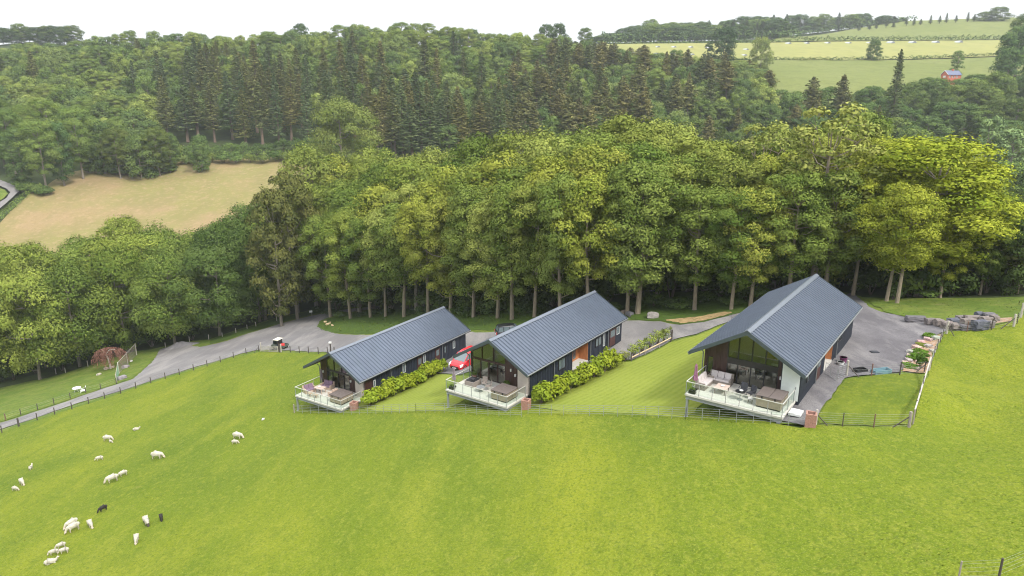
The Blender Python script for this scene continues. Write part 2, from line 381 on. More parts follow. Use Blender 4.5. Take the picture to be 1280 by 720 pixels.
# ------------------------------------------------------------------ building helpers
def tag(o, label=None, cat=None, group=None, kind=None):
    if label: o['label'] = label
    if cat: o['category'] = cat
    if group: o['group'] = group
    if kind: o['kind'] = kind
    return o
def empty(name, loc=(0, 0, 0), rz=0.0, label=None, cat=None, group=None):
    o = bpy.data.objects.new(name, None); col.objects.link(o)
    o.location = loc; o.rotation_euler = (0, 0, rz); o.empty_display_size = .3
    return tag(o, label, cat, group)
class MB:
    """collects shapes; build() links them as ONE mesh object"""
    def __init__(s): s.v = []; s.f = []; s.m = []; s.k = 0
    def mi(s, k): s.k = k; return s
    def add(s, vs, fs):
        o = len(s.v); s.v += [tuple(p) for p in vs]; s.f += [tuple(i + o for i in f) for f in fs]; s.m += [s.k] * len(fs); return s
    def box(s, x0, x1, y0, y1, z0, z1):
        return s.add([(x0, y0, z0), (x1, y0, z0), (x1, y1, z0), (x0, y1, z0), (x0, y0, z1), (x1, y0, z1), (x1, y1, z1), (x0, y1, z1)],
                     [(0, 3, 2, 1), (4, 5, 6, 7), (0, 1, 5, 4), (1, 2, 6, 5), (2, 3, 7, 6), (3, 0, 4, 7)])
    def bbox(s, x0, x1, y0, y1, z0, z1, b=.03):
        """box with chamfered top edge"""
        vs = []
        for z, i in ((z0, 0), (z1 - b, 0), (z1, b)):
            vs += [(x0 + i, y0 + i, z), (x1 - i, y0 + i, z), (x1 - i, y1 - i, z), (x0 + i, y1 - i, z)]
        fs = [(3, 2, 1, 0), (8, 9, 10, 11)]
        for r in (0, 4):
            for k in range(4): fs.append((r + k, r + (k + 1) % 4, r + 4 + (k + 1) % 4, r + 4 + k))
        return s.add(vs, fs)
    def tube(s, p0, p1, r0, r1=None, n=6, cap=True):
        r1 = r0 if r1 is None else r1
        p0, p1 = Vector(p0), Vector(p1); d = (p1 - p0)
        if d.length < 1e-6: return s
        d.normalize(); a = d.orthogonal().normalized(); b = d.cross(a)
        vs = []
        for p, r in ((p0, r0), (p1, r1)):
            for k in range(n):
                t = 2 * math.pi * k / n; vs.append(p + a * math.cos(t) * r + b * math.sin(t) * r)
        fs = [(k, (k + 1) % n, n + (k + 1) % n, n + k) for k in range(n)]
        if cap: fs += [tuple(range(n - 1, -1, -1)), tuple(range(n, 2 * n))]
        return s.add(vs, fs)
    def path(s, pts, rs, n=6):
        """continuous tapered tube through points"""
        pts = [Vector(p) for p in pts]
        if not hasattr(rs, '__len__'): rs = [rs] * len(pts)
        vs = []; prev = None
        for i, p in enumerate(pts):
            d = (pts[min(i + 1, len(pts) - 1)] - pts[max(i - 1, 0)]).normalized()
            a = d.orthogonal().normalized() if prev is None else (prev - d * prev.dot(d)).normalized()
            prev = a; b = d.cross(a)
            for k in range(n):
                t = 2 * math.pi * k / n; vs.append(p + a * math.cos(t) * rs[i] + b * math.sin(t) * rs[i])
        fs = []
        for i in range(len(pts) - 1):
            for k in range(n): fs.append((i * n + k, i * n + (k + 1) % n, (i + 1) * n + (k + 1) % n, (i + 1) * n + k))
        fs += [tuple(range(n - 1, -1, -1)), tuple(range((len(pts) - 1) * n, len(pts) * n))]
        return s.add(vs, fs)
    def beam(s, p0, p1, w, h):
        """rectangular bar between two points, h is its vertical size"""
        p0, p1 = Vector(p0), Vector(p1); d = (p1 - p0).normalized()
        a = d.cross(Vector((0, 0, 1)));
        if a.length < 1e-3: a = Vector((1, 0, 0))
        a.normalize(); b = a.cross(d).normalized()
        vs = [p + a * i * w / 2 + b * j * h / 2 for p in (p0, p1) for i, j in ((-1, -1), (1, -1), (1, 1), (-1, 1))]
        return s.add(vs, [(3, 2, 1, 0), (4, 5, 6, 7), (0, 1, 5, 4), (1, 2, 6, 5), (2, 3, 7, 6), (3, 0, 4, 7)])
    def prism(s, poly, axis, a0, a1):
        """poly: 2-D outline; axis 'y': (x,z) extruded in y, 'x': (y,z) in x, 'z': (x,y) in z"""
        n = len(poly)
        def P(p, a): return {'y': (p[0], a, p[1]), 'x': (a, p[0], p[1]), 'z': (p[0], p[1], a)}[axis]
        vs = [P(p, a0) for p in poly] + [P(p, a1) for p in poly]
        fs = [tuple(range(n - 1, -1, -1)), tuple(range(n, 2 * n))] + [(k, (k + 1) % n, n + (k + 1) % n, n + k) for k in range(n)]
        return s.add(vs, fs)
    def mesh(s, name, mats):
        me = bpy.data.meshes.new(name); me.from_pydata(s.v, [], s.f)
        for m in (mats if isinstance(mats, (list, tuple)) else [mats]): me.materials.append(MATS[m])
        if any(s.m): me.polygons.foreach_set('material_index', s.m)
        me.update(); return me
    def build(s, name, mats, parent=None, loc=(0, 0, 0), rz=0.0, smooth=False, kind=None, label=None, fix=True):
        me = s.mesh(name, mats)
        if fix:
            import bmesh
            bm = bmesh.new(); bm.from_mesh(me); bmesh.ops.recalc_face_normals(bm, faces=bm.faces); bm.to_mesh(me); bm.free()
        if smooth: me.polygons.foreach_set('use_smooth', [True] * len(me.polygons))
        return link(name, me, parent, loc, rz, kind, label)
def link(name, me, parent=None, loc=(0, 0, 0), rz=0.0, kind=None, label=None):
    o = bpy.data.objects.new(name, me); col.objects.link(o)
    o.location = loc; o.rotation_euler = (0, 0, rz)
    if parent: o.parent = parent
    if kind: o['kind'] = kind
    if label: o['label'] = label
    return o
KIDS = {}
def copy_tree(o, loc=None, rz=None, parent=None):
    """a copy of a thing with copies of its parts; mesh data shared"""
    c = o.copy(); col.objects.link(c)
    if parent: c.parent = parent
    if loc is not None: c.location = loc
    if rz is not None: c.rotation_euler = (c.rotation_euler[0], c.rotation_euler[1], rz)
    for ch in o.children: copy_tree(ch, parent=c)
    return c
def np_mesh(name, V, F, mats, attr=None, smooth=False, midx=None, nrm=None):
    """fast mesh from arrays; F is (n,3) or (n,4)"""
    me = bpy.data.meshes.new(name)
    V = np.asarray(V, np.float32); F = np.asarray(F, np.int32); k = F.shape[1]
    me.vertices.add(len(V)); me.vertices.foreach_set('co', V.ravel())
    me.loops.add(F.size); me.loops.foreach_set('vertex_index', F.ravel())
    me.polygons.add(len(F)); me.polygons.foreach_set('loop_start', np.arange(len(F), dtype=np.int32) * k)
    me.polygons.foreach_set('loop_total', np.full(len(F), k, np.int32))
    if smooth: me.polygons.foreach_set('use_smooth', np.ones(len(F), bool))
    for m in (mats if isinstance(mats, (list, tuple)) else [mats]): me.materials.append(MATS[m])
    if midx is not None: me.polygons.foreach_set('material_index', np.asarray(midx, np.int32))
    if attr is not None:
        a = me.attributes.new('tint', 'FLOAT', 'FACE'); a.data.foreach_set('value', np.asarray(attr, np.float32))
    me.update(calc_edges=True)
    if nrm is not None:
        nrm = nrm / (np.linalg.norm(nrm, axis=1)[:, None] + 1e-9)
        me.normals_split_custom_set_from_vertices(np.ascontiguousarray(nrm, np.float32).tolist())
    return me

# ------------------------------------------------------------------ the ground: one sheet to the horizon
def axis(breaks):
    out = []
    for a, b, st in breaks: out += list(np.arange(a, b, st))
    return np.array(out + [breaks[-1][1]])
gx = axis([(-2600, -600, 100), (-600, -200, 10), (-200, 120, 3), (120, 640, 10), (640, 2600, 98)])
gy = axis([(-1500, -100, 100), (-100, -20, 10), (-20, 200, 3), (200, 1000, 10), (1000, 3200, 100)])
XX, YY = np.meshgrid(gx, gy)
ZZ = H(XX, YY) + CAMZ
ZZ -= np.clip(.15 + (np.hypot(XX, YY) - 180) * .004, .15, 1.2)
nx, ny = len(gx), len(gy)
idx = np.arange(nx * ny).reshape(ny, nx)
F = np.stack([idx[:-1, :-1], idx[:-1, 1:], idx[1:, 1:], idx[1:, :-1]], -1).reshape(-1, 4)
me = np_mesh('ground', np.stack([XX, YY, ZZ], -1).reshape(-1, 3), F, 'woodland_floor', smooth=True)
tag(link('ground', me), kind='structure')

def inside(poly, x, y):
    n = len(poly); c = np.zeros(x.shape, bool); j = n - 1
    for i in range(n):
        xi, yi = poly[i]; xj, yj = poly[j]
        if yi != yj:
            c ^= ((yi > y) != (yj > y)) & (x < (xj - xi) * (y - yi) / (yj - yi) + xi)
        j = i
    return c
def resample(pts, st, jit=0.0, closed=True):
    out = []; n = len(pts)
    for i in range(n if closed else n - 1):
        a, b = Vector(pts[i][:2]), Vector(pts[(i + 1) % n][:2]); d = (b - a).length; k = max(1, int(d / st))
        nrm = Vector((-(b - a).y, (b - a).x)) / (d or 1)
        for q in range(k):
            p = a.lerp(b, q / k)
            if q: p = p + nrm * random.uniform(-jit, jit)
            out.append((p.x, p.y))
    if not closed: out.append(tuple(pts[-1][:2]))
    return out
def sheet(name, pts, mt, up, st=1.5, jit=.12, edge=None, coarse=None, kind='structure'):
    """a ground sheet draped over the terrain inside an outline (x, y)"""
    P = resample(pts, edge or st, jit)
    xs = [p[0] for p in P]; ys = [p[1] for p in P]
    def grid(s, x0, x1, y0, y1):
        a, b = np.meshgrid(np.arange(x0, x1, s), np.arange(y0, y1, s)); return a.ravel(), b.ravel()
    if coarse:
        s2, rad, cx, cy = coarse
        a, b = grid(st, max(min(xs), cx - rad), min(max(xs), cx + rad), max(min(ys), cy - rad), min(max(ys), cy + rad))
        k = np.hypot(a - cx, b - cy) < rad; a, b = a[k], b[k]
        a2, b2 = grid(s2, min(xs), max(xs), min(ys), max(ys)); k = np.hypot(a2 - cx, b2 - cy) >= rad
        a = np.concatenate([a, a2[k]]); b = np.concatenate([b, b2[k]])
    else:
        a, b = grid(st, min(xs), max(xs), min(ys), max(ys))
    a = a + np.random.RandomState(3).uniform(-.2, .2, len(a)) * st
    k = inside(P, a, b); a, b = a[k], b[k]
    vs = [Vector(p) for p in P] + [Vector((p, q)) for p, q in zip(a, b)]
    ed = [(i, (i + 1) % len(P)) for i in range(len(P))]
    v, e, f, *_ = geometry.delaunay_2d_cdt(vs, ed, [], 1, 1e-4)
    V = np.array([(p.x, p.y) for p in v]); Z = H(V[:, 0], V[:, 1]) + CAMZ + up
    Fc = np.array([t for t in f if len(t) == 3])
    # upward normals
    A, B, Cc = V[Fc[:, 0]], V[Fc[:, 1]], V[Fc[:, 2]]
    neg = ((B - A)[:, 0] * (Cc - A)[:, 1] - (B - A)[:, 1] * (Cc - A)[:, 0]) < 0
    Fc[neg] = Fc[neg][:, ::-1]
    me = np_mesh(name, np.column_stack([V, Z]), Fc, mt, smooth=True)
    o = link(name, me); tag(o, kind=kind); return o
def GP(*px): return [tuple(G(a, b)[:2]) for a, b in px]

# near side of the track, front of the decks and the right-hand fence bound the meadow
track_near = [(-60, 559), (0, 540.5), (23, 533), (68, 518), (111, 504.5), (151, 491.5), (189, 478.5), (224, 468), (259, 457.5), (292, 447), (325, 439.5), (349, 440.5), (385, 441.5), (412, 443)]
mead = GP(*track_near, (425, 441), (460, 432), (500, 424)) + [tuple(loc2w(0, -3.0, 20)[:2]), tuple(loc2w(0, -3.0, 0)[:2]), tuple(loc2w(0, 3.5, -.5)[:2]), tuple(loc2w(0, 5.5, -1.0)[:2])]
mead += GP((480, 513), (556, 512)) + [tuple(loc2w(1, -3.0, 0)[:2]), tuple(loc2w(1, 3.2, -.8)[:2]), tuple(loc2w(1, 5, -1.2)[:2])]
mead += GP((690, 512.5), (770, 516), (857, 520)) + [tuple(loc2w(2, -3.0, 0)[:2]), tuple(loc2w(2, 3.2, -2.3)[:2]), tuple(loc2w(2, 5, -2.5)[:2])]
fence_right = [(1019, 531), (1053, 533), (1094, 534.5), (1140, 533), (1147, 507), (1155, 480), (1162, 459), (1168, 441), (1174, 427), (1181, 415)]
mead += GP(*fence_right, (1207, 413), (1240, 408), (1266, 403), (1272, 397), (1290, 385))
mead += [(70, 62), (95, 70), (160, 60), (190, 0), (160, -120), (0, -160), (-190, -130), (-230, 20)]
sheet('meadow', mead, 'meadow_grass', 0.0, st=1.6, edge=1.2, coarse=(12, 130, -10, 45))
# rough grass under and between the compound's surfaces
under = GP((-60, 562), (111, 506), (224, 470), (325, 442), (412, 445), (460, 434), (500, 426)) + [tuple(loc2w(0, -3.4, 1)[:2]), tuple(loc2w(0, 4.5, -1)[:2])] + GP((500, 515), (556, 515), (620, 516), (700, 515), (860, 524), (940, 528), (1019, 533), (1094, 536), (1142, 534), (1158, 482), (1170, 441), (1184, 416), (1240, 410), (1268, 404), (1292, 386))
under += GP((1320, 374), (1300, 369), (1200, 372), (1120, 373), (1078, 371)) + [tuple(GT(p, t)[:2]) for p, t in ((1050, 98), (1000, 98), (940, 98), (900, 98))] + GP((905, 389), (860, 394), (830, 397), (785, 397), (700, 401), (600, 405), (500, 404), (470, 384), (430, 383), (385, 388), (345, 397), (300, 411), (262, 424), (232, 427), (199, 434), (140, 447), (100, 460), (60, 472), (-60, 498))
sheet('compound_grass', under, 'rough_verge', -.035, st=1.6, edge=1.0, jit=.15)
# lawns
lawn_a = [tuple(loc2w(0, 3.4, 0)[:2]), tuple(loc2w(0, 3.4, 13)[:2])] + GP((553, 468), (572, 470), (590, 470)) + [tuple(loc2w(1, -3.2, 8)[:2]), tuple(loc2w(1, -3.2, -1)[:2])] + GP((556, 513), (500, 514), (470, 514))
sheet('lawn', lawn_a, 'mown_lawn', .02, st=1.2, edge=.8)
lawn_b = [tuple(loc2w(1, 4.9, -.5)[:2]), tuple(loc2w(1, 4.9, 9)[:2]), tuple(loc2w(1, 6.2, 13.5)[:2])] + GP((790, 452), (815, 441), (838, 428), (870, 420), (900, 408), (925, 398)) + [tuple(loc2w(2, -3.2, 21)[:2]), tuple(loc2w(2, -3.2, -1)[:2])] + GP((857, 521), (800, 517.5), (740, 515), (700, 513.5))
sheet('lawn', lawn_b, 'mown_lawn', .02, st=1.2, edge=.8)
lawn_c = GP((1023, 519), (1056, 475), (1090, 470), (1127, 468), (1150, 468)) + GP((1153, 480), (1146, 505), (1139, 531), (1094, 533), (1053, 531.5), (1024, 529))
sheet('lawn', lawn_c, 'lush_lawn', .03, st=1.0, edge=.7)
# gravel
near_side = [(-60, 554), (0, 537), (60, 517), (115, 499), (170, 482.5), (215, 468), (260, 454.5), (300, 442.5), (325, 437), (360, 438), (412, 440.5)]
gravel_a = GP(*near_side) + [tuple(loc2w(0, -4.6, 14)[:2]), tuple(loc2w(0, -3.4, 20)[:2]), tuple(loc2w(0, 3.4, 20.3)[:2]), tuple(loc2w(0, 3.4, 12.6)[:2])]
gravel_a += GP((553, 467), (575, 468.5)) + [tuple(loc2w(1, -3.4, 12)[:2]), tuple(loc2w(1, -3.4, 20.4)[:2]), tuple(loc2w(1, 3.4, 20.4)[:2]), tuple(loc2w(1, 3.4, 8)[:2]), tuple(loc2w(1, 5.2, 8)[:2]), tuple(loc2w(1, 6.6, 14)[:2])]
gravel_a += GP((790, 450), (815, 439), (838, 426), (870, 418), (900, 406), (930, 396), (928, 391), (908, 396), (880, 403), (850, 406.5), (825, 402), (800, 401), (785, 401), (740, 404), (690, 408), (630, 414),
               (600, 416), (560, 415), (500, 415.5), (460, 419), (424, 418), (404, 413), (396, 408), (399, 402), (412, 396.5), (430, 391.5), (448, 388.5), (476, 386), (476, 382.5),
               (440, 386), (410, 390.5), (385, 396), (340, 408), (310, 417), (285, 426), (250, 434), (232, 430), (214, 432), (200, 437), (196, 445), (188, 455), (178, 464), (166, 474), (130, 485.5), (88, 500.5), (47, 514), (7, 527), (-60, 546))
sheet('gravel_track', gravel_a, 'gravel', .05, st=1.3, edge=.8, jit=.18)
drive = [tuple(loc2w(2, 3.4, -1.8)[:2]), tuple(loc2w(2, 5.4, -2.2)[:2])] + GP((1019, 524), (1024, 517), (1056, 473), (1090, 468.5), (1126, 466), (1130, 452), (1143, 432), (1158, 421), (1170, 419.5), (1180, 415), (1188, 410.5), (1160, 403), (1132, 397), (1102, 390.5), (1086, 384), (1073, 373), (1066, 366))
drive += [tuple(GT(p, t)[:2]) for p, t in ((1052, 90), (1035, 96), (1015, 96), (1010, 90))] + [tuple(loc2w(2, 0, 25)[:2]), tuple(loc2w(2, -6, 24)[:2]), tuple(loc2w(2, -9, 25)[:2])] + GP((912, 394), (930, 399)) + [tuple(loc2w(2, -3, 20)[:2]), tuple(loc2w(2, 3.4, 20)[:2])]
sheet('driveway', drive, 'dark_gravel', .06, st=1.2, edge=.7, jit=.12)
# verges, banks, garden
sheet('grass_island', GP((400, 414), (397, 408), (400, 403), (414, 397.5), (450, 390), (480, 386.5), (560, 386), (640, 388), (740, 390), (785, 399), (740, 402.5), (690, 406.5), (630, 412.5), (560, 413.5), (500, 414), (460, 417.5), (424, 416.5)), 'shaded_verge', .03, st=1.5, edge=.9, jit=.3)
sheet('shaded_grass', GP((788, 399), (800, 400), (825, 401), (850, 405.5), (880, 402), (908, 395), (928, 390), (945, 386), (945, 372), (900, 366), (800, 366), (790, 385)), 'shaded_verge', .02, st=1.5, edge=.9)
sheet('earth_bank', GP((832, 400), (850, 404.5), (880, 401), (905, 395), (915, 391), (905, 390), (880, 395), (855, 398)), 'earth_bank', .06, st=.8, edge=.5, jit=.25)
sheet('woodland_path', [tuple(GT(p, t)[:2]) for p, t in ((730, 112), (830, 111), (900, 110), (990, 106), (990, 103), (900, 107), (830, 108.4), (730, 109.5))], 'gravel', .04, st=1.2)
sheet('rear_verge', GP((1078, 374), (1104, 389), (1132, 395.5), (1160, 401.5), (1190, 409), (1215, 411), (1245, 406), (1264, 401), (1276, 395), (1300, 384), (1320, 375), (1300, 370), (1280, 371), (1200, 373), (1120, 374)), 'rough_verge', .03, st=1.2, edge=.8, jit=.3)
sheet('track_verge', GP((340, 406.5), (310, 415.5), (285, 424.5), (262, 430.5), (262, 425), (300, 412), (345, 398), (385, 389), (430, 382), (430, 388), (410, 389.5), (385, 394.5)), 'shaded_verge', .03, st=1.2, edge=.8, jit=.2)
sheet('garden_lawn', GP((-60, 545), (7, 525.5), (47, 512.5), (88, 499), (130, 484.5), (165, 473), (178, 463), (188, 454), (196, 444), (199, 437), (190, 437), (165, 440), (140, 450), (100, 462), (60, 474), (20, 482), (-60, 500)), 'rough_verge', .03, st=1.5, edge=1, jit=.3)
sheet('rockery', GP((1127, 465), (1131, 452), (1143.5, 432), (1159, 421.5), (1171, 420), (1179, 418), (1172, 430), (1165, 448), (1158, 466), (1150, 467)), 'rockery_soil', .09, st=.7, edge=.4, jit=.15)
sheet('sand_path', GP((1243, 405.5), (1264, 401.5), (1266, 397), (1252, 398)), 'rockery_soil', .06, st=.7, edge=.4, jit=.1)
# beyond the trees
sheet('stubble_field', GP((-80, 322), (-40, 300), (0, 280), (36, 243), (40, 238), (60, 232), (80, 219), (110, 212), (150, 211), (182, 206), (215, 201), (260, 198), (352, 197)) + [tuple(GT(p, t)[:2]) for p, t in ((420, 345), (420, 250), (300, 225), (100, 215), (-60, 225))], 'stubble_field', .35, st=6, edge=4, jit=.6)
sheet('country_lane', GP((-6, 224), (8, 229), (20, 234), (28, 238), (20, 244), (14, 250), (0, 262), (-20, 276), (-24, 270), (0, 254), (8, 249), (13, 242), (8, 237), (-6, 231)), 'lane_tarmac', .5, st=2, edge=1.5, jit=.1)
sheet('lane_verge', GP((-10, 233), (6, 238), (10, 243), (5, 249), (-4, 254), (-20, 262), (-30, 250)), 'rough_verge', .4, st=3)
sheet('stubble_field', [tuple(GT(p, t)[:2]) for p, t in ((1040, 125), (1400, 118), (1420, 200), (1020, 215))], 'stubble_field', .1, st=5, jit=.5)
sheet('far_pasture', [tuple(GT(p, t)[:2]) for p, t in ((880, 470), (1000, 440), (1300, 440), (1420, 500), (1420, 618), (1270, 622), (900, 622))], 'far_pasture', 1.0, st=10, edge=8, jit=.8)
sheet('arc_field', [tuple(GT(p, t)[:2]) for p, t in ((900, 626), (1250, 627), (1260, 700), (1262, 764), (1100, 762), (960, 752), (880, 748), (700, 730), (690, 640), (800, 620))], 'yellow_pasture', 1.0, st=10, edge=8, jit=.8)
sheet('hill_field', [tuple(GT(p, t)[:2]) for p, t in ((960, 760), (1100, 768), (1270, 770), (1290, 850), (1290, 990), (1100, 990), (1000, 930))], 'far_pasture', 1.0, st=12, edge=8, jit=.8)
sheet('clearing', [tuple(GT(p, t)[:2]) for p, t in ((1180, 335), (1225, 332), (1230, 365), (1180, 365))], 'far_pasture', .9, st=5)
sheet('clearing', [tuple(GT(p, t)[:2]) for p, t in ((1255, 296), (1330, 294), (1330, 305), (1255, 304))], 'stubble_field', .9, st=5)

# ------------------------------------------------------------------ the three lodges
RL = 21.2
def zt(x): return 5.15 - .5705 * abs(x)
def zr(x): return zt(x) - .30
def poly_wall(pts, y0, y1): return MB().prism(pts, 'y', y0, y1)
def ribbed(x, y0, y1, z0, z1, t=.18, pitch=.30, sgn=1):
    """long wall of vertical boards, every second board proud; outer face looks towards sgn*x"""
    m = MB(); prof = []; y = y0; k = 0
    while y < y1 - 1e-3:
        ye = min(y + (.2 if k % 2 else .10), y1); o = .028 if k % 2 else 0
        prof += [(x + sgn * o, y), (x + sgn * o, ye)]; y = ye; k += 1
    prof += [(x - sgn * t, y1), (x - sgn * t, y0)]
    return m.prism(prof, 'z', z0, z1)
SPEC = [
    dict(gl=(-2.8, .8), dm=[-1.9, -1.0, -.1], dz=1.8, um=[-1.6, -.4], sw=None, rec=None, bay='beige_render',
         win=[(2.75, 3.1, .9, 1.75, 'window_frame_light'), (7.85, 8.35, .9, 2.0, 'window_frame_light'), (11.75, 12.2, .9, 1.95, 'window_frame_light'), (16.0, 16.5, .8, 1.8, 'window_frame_dark'), (17.9, 18.4, .9, 1.9, 'window_frame_light')],
         door=[(10.6, 11.5, -.05, 1.95), (14.2, 15.1, -.05, 1.95)], pipe=[5.7, 15.6], brown=(1.33, 2.6)),
    dict(gl=(-3.72, .47), dm=[-2.6, -1.6, -.5], dz=1.92, um=[-2.4, -1.0], sw=None, rec=(9.4, 12.8), bay='beige_render',
         win=[(6.5, 7.9, .75, 1.95, 'window_frame_dark'), (14.4, 15.8, .9, 1.95, 'window_frame_dark'), (16.2, 16.6, .5, 1.95, 'window_frame_light'), (19.5, 20.3, .9, 1.85, 'window_frame_light')],
         door=[(17.8, 19.2, -.05, 1.98)], pipe=[5.6, 13.2, 17.35], brown=None),
    dict(gl=(-1.97, 2.0), dm=[-1.12, -.09, .97], dz=1.58, um=[-1.14, -.06, 1.0], sw=(-3.58, -3.1), rec=(9.3, 12.3), bay='white_door',
         win=[(3.2, 3.9, .9, 1.7, 'window_frame_dark'), (14.5, 15.6, .9, 1.8, 'window_frame_dark')],
         door=[(6.5, 7.7, -.1, 1.95)], pipe=[6.1, 13.6], brown=None)]
LBL = ['slate roofed timber lodge furthest left, brown gable cladding and purple cushioned deck sofa',
       'middle timber lodge with wide glazed gable and beige corner bay beside the red van',
       'nearest timber lodge on the right, both roof slopes visible, white door beside the glazing']
def grey_win(root, y0, y1, z0, z1, fm):
    w = MB(); a = 3.85; f = .07
    w.box(a + .03, a + .09, y0, y0 + f, z0, z1).box(a + .03, a + .09, y1 - f, y1, z0, z1).box(a + .03, a + .088, y0 + f, y1 - f, z0, z0 + f).box(a + .03, a + .088, y0 + f, y1 - f, z1 - f, z1)
    if y1 - y0 > 1: w.box(a + .03, a + .085, (y0 + y1) / 2 - .03, (y0 + y1) / 2 + .03, z0 + f, z1 - f)
    fr = w.build('window', fm, root)
    MB().box(a + .032, a + .05, y0 + f, y1 - f, z0 + f, z1 - f).build('pane', 'car_glass', fr)
def lodge(i):
    S = SPEC[i]; x, y, z, t = LODGE[i]
    root = empty('holiday_lodge', (x, y, z + CAMZ), R(t), LBL[i], 'lodge', 'timber lodges in a row on the slope')
    # roof slab and its pieces
    slab = MB()
    for s in (-1, 1):
        slab.prism([(0, zt(0) - .05), (s * 4.36, zt(4.36) - .05), (s * 4.36, zt(4.36) - .20), (0, zt(0) - .20)], 'y', .06, RL - .06)
    roof = slab.build('roof', 'soffit_brown', root)
    for s in (-1, 1):
        m = MB(); p = .5; n = int(RL / p); vs = []; prof = []
        for k in range(n + 1):
            y0 = k * (RL - .1) / n + .05 - .05
            prof += [(y0, 0), (y0 + .26, 0), (y0 + .28, .08), (y0 + .42, .08), (y0 + .44, 0)]
        prof = [q for q in prof if q[0] <= RL]
        for yy, h in prof: vs += [(s * .03, yy, zt(.03) + h), (s * 4.42, yy, zt(4.42) + h)]
        fs = [(2 * k, 2 * k + 1, 2 * k + 3, 2 * k + 2) for k in range(len(prof) - 1)]
        m.add(vs, fs).build('roof_sheet', 'roof_metal', roof)
        # barge boards front and back, gutter, fascia
        for yb in (-.03, RL - .03):
            MB().prism([(s * .0, zt(0) + .07), (s * 4.44, zt(4.44) + .07), (s * 4.44, zt(4.44) - .24), (s * .0, zt(0) - .27)], 'y', yb, yb + .06).build('bargeboard', 'roof_trim', roof)
        g = MB(); g.path([(s * 4.47, -.02, zt(4.4) - .08), (s * 4.47, RL + .02, zt(4.4) - .08)], .062, 8)
        g.build('gutter', 'gutter_grey', roof)
        MB().box(min(s * 4.365, s * 4.40), max(s * 4.365, s * 4.40), .04, RL - .04, zt(4.4) - .26, zt(4.4) - .03).build('fascia', 'roof_trim', roof)
    cap = MB()
    for s in (-1, 1):
        cap.prism([(0, zt(0) + .14), (s * .26, zt(.26) + .12), (s * .26, zt(.26) + .095), (0, zt(0) + .08)], 'y', -.04, RL + .04)
    cap.build('ridge_cap', 'ridge_metal', roof)
    # long walls
    zt_w = zt(3.85) - .21
    segs = [(1.35, 20.9)] if not S['rec'] else [(1.35, S['rec'][0]), (S['rec'][1], 20.9)]
    for a, b in segs: ribbed(3.85, a, b, -.55, zt_w).build('side_wall', 'navy_cladding', root)
    ribbed(-3.85, 2.1, 20.9, -2.3, zt_w, sgn=-1).build('side_wall', 'navy_cladding', root)
    MB().prism([(-3.66, -1.6), (3.66, -.8), (3.66, zr(3.66)), (0, zr(0)), (-3.66, zr(3.66))], 'y', 20.7, 20.9).build('rear_wall', 'navy_cladding', root)
    if S['brown']: MB().box(3.885, 3.92, S['brown'][0], S['brown'][1], -.2, zt_w - .01).build('cladding_panel', 'brown_cladding', root)
    if S['rec']:
        a, b = S['rec']
        m = MB(); m.box(2.65, 2.75, a, b, -.05, zt_w).box(2.75, 3.84, b - .06, b, -.05, zt_w).box(2.75, 3.84, a, a + .06, -.05, zt_w)
        pr = m.build('porch_lining', 'oak_boards', root)
        MB().box(2.75, 3.9, a, b, -.25, -.06).build('porch_step', 'concrete', root)
        MB().box(2.752, 2.80, a + .9, a + 1.85, -.04, 1.95).build('door', 'door_brown', root)
        MB().box(2.752, 2.79, a + 2.1, a + 2.6, .2, 1.9).build('side_light', 'car_glass', root)
    for w in S['win']: grey_win(root, *w)
    for a, b, c, d in S['door']:
        dr = MB().box(3.88, 3.93, a, b, c, d).build('door', 'door_brown', root)
        MB().box(3.932, 3.945, a + .15, b - .15, 1.0, d - .2).build('pane', 'car_glass', dr)
    for py_ in S['pipe']:
        MB().path([(4.44, py_, zt(4.4) - .1), (4.3, py_, zt(4.4) - .3), (3.97, py_, zt(4.4) - .5), (3.97, py_, -.3), (4.1, py_, -.36)], .045, 6).build('downpipe', 'gutter_grey', root)
    MB().path([(-4.44, 1.9, zt(4.4) - .1), (-4.2, 1.95, zt(4.4) - .3), (-3.95, 2.0, zt(4.4) - .5), (-3.95, 2.0, -1.9)], .05, 6).build('downpipe', 'gutter_grey', root)
    # glazed gable, recessed behind the deck
    g0, g1 = S['gl']; dz = S['dz']; uz = dz + (.5 if i == 2 else .2)
    yw = 2.1
    def boards(x0, x1, z0, top):
        xx = x0
        k = 0
        while xx < x1 - 1e-3:
            xe = min(xx + .19, x1); o = .0 if k % 2 else .02
            zz = [(xx, z0), (xe, z0), (xe, top(xe)), (xx, top(xx))]
            if xx < 0 < xe: zz.insert(3, (0, top(0)))
            m.prism(zz, 'y', yw - o, yw + .2); xx = xe; k += 1
    m = MB()
    if S['sw']:
        a, b = S['sw']
        boards(-3.85, a, -.05, zr); boards(a, b, 1.85, zr); boards(a, b, -.05, lambda q: .45); boards(b, g0, -.05, zr)
        f = MB(); f.box(a, b, yw - .02, yw + .05, .45, .52).box(a, b, yw - .02, yw + .05, 1.78, 1.85).box(a, a + .05, yw - .02, yw + .05, .52, 1.78).box(b - .05, b, yw - .02, yw + .05, .52, 1.78)
    elif g0 > -3.8: boards(-3.85, g0, -.05, zr)
    boards(g1, 2.42, -.05, zr)
    m.build('gable_cladding', 'brown_cladding', root, kind='stuff')
    if S['sw']:
        fr = f.build('window', 'window_frame_dark', root)
        MB().box(a + .05, b - .05, yw + .01, yw + .03, .52, 1.78).build('pane', 'window_glass', fr)
    MB().box(-3.83, 3.66, 2.06, 2.28, -1.9, -.08).build('plinth_wall', 'navy_cladding', root)
    fr = MB(); fr.box(g0, g1, yw - .03, yw + .1, dz, uz).box(g0, g1, yw, yw + .1, -.05, .03)
    xs = [g0] + S['dm'] + [g1]
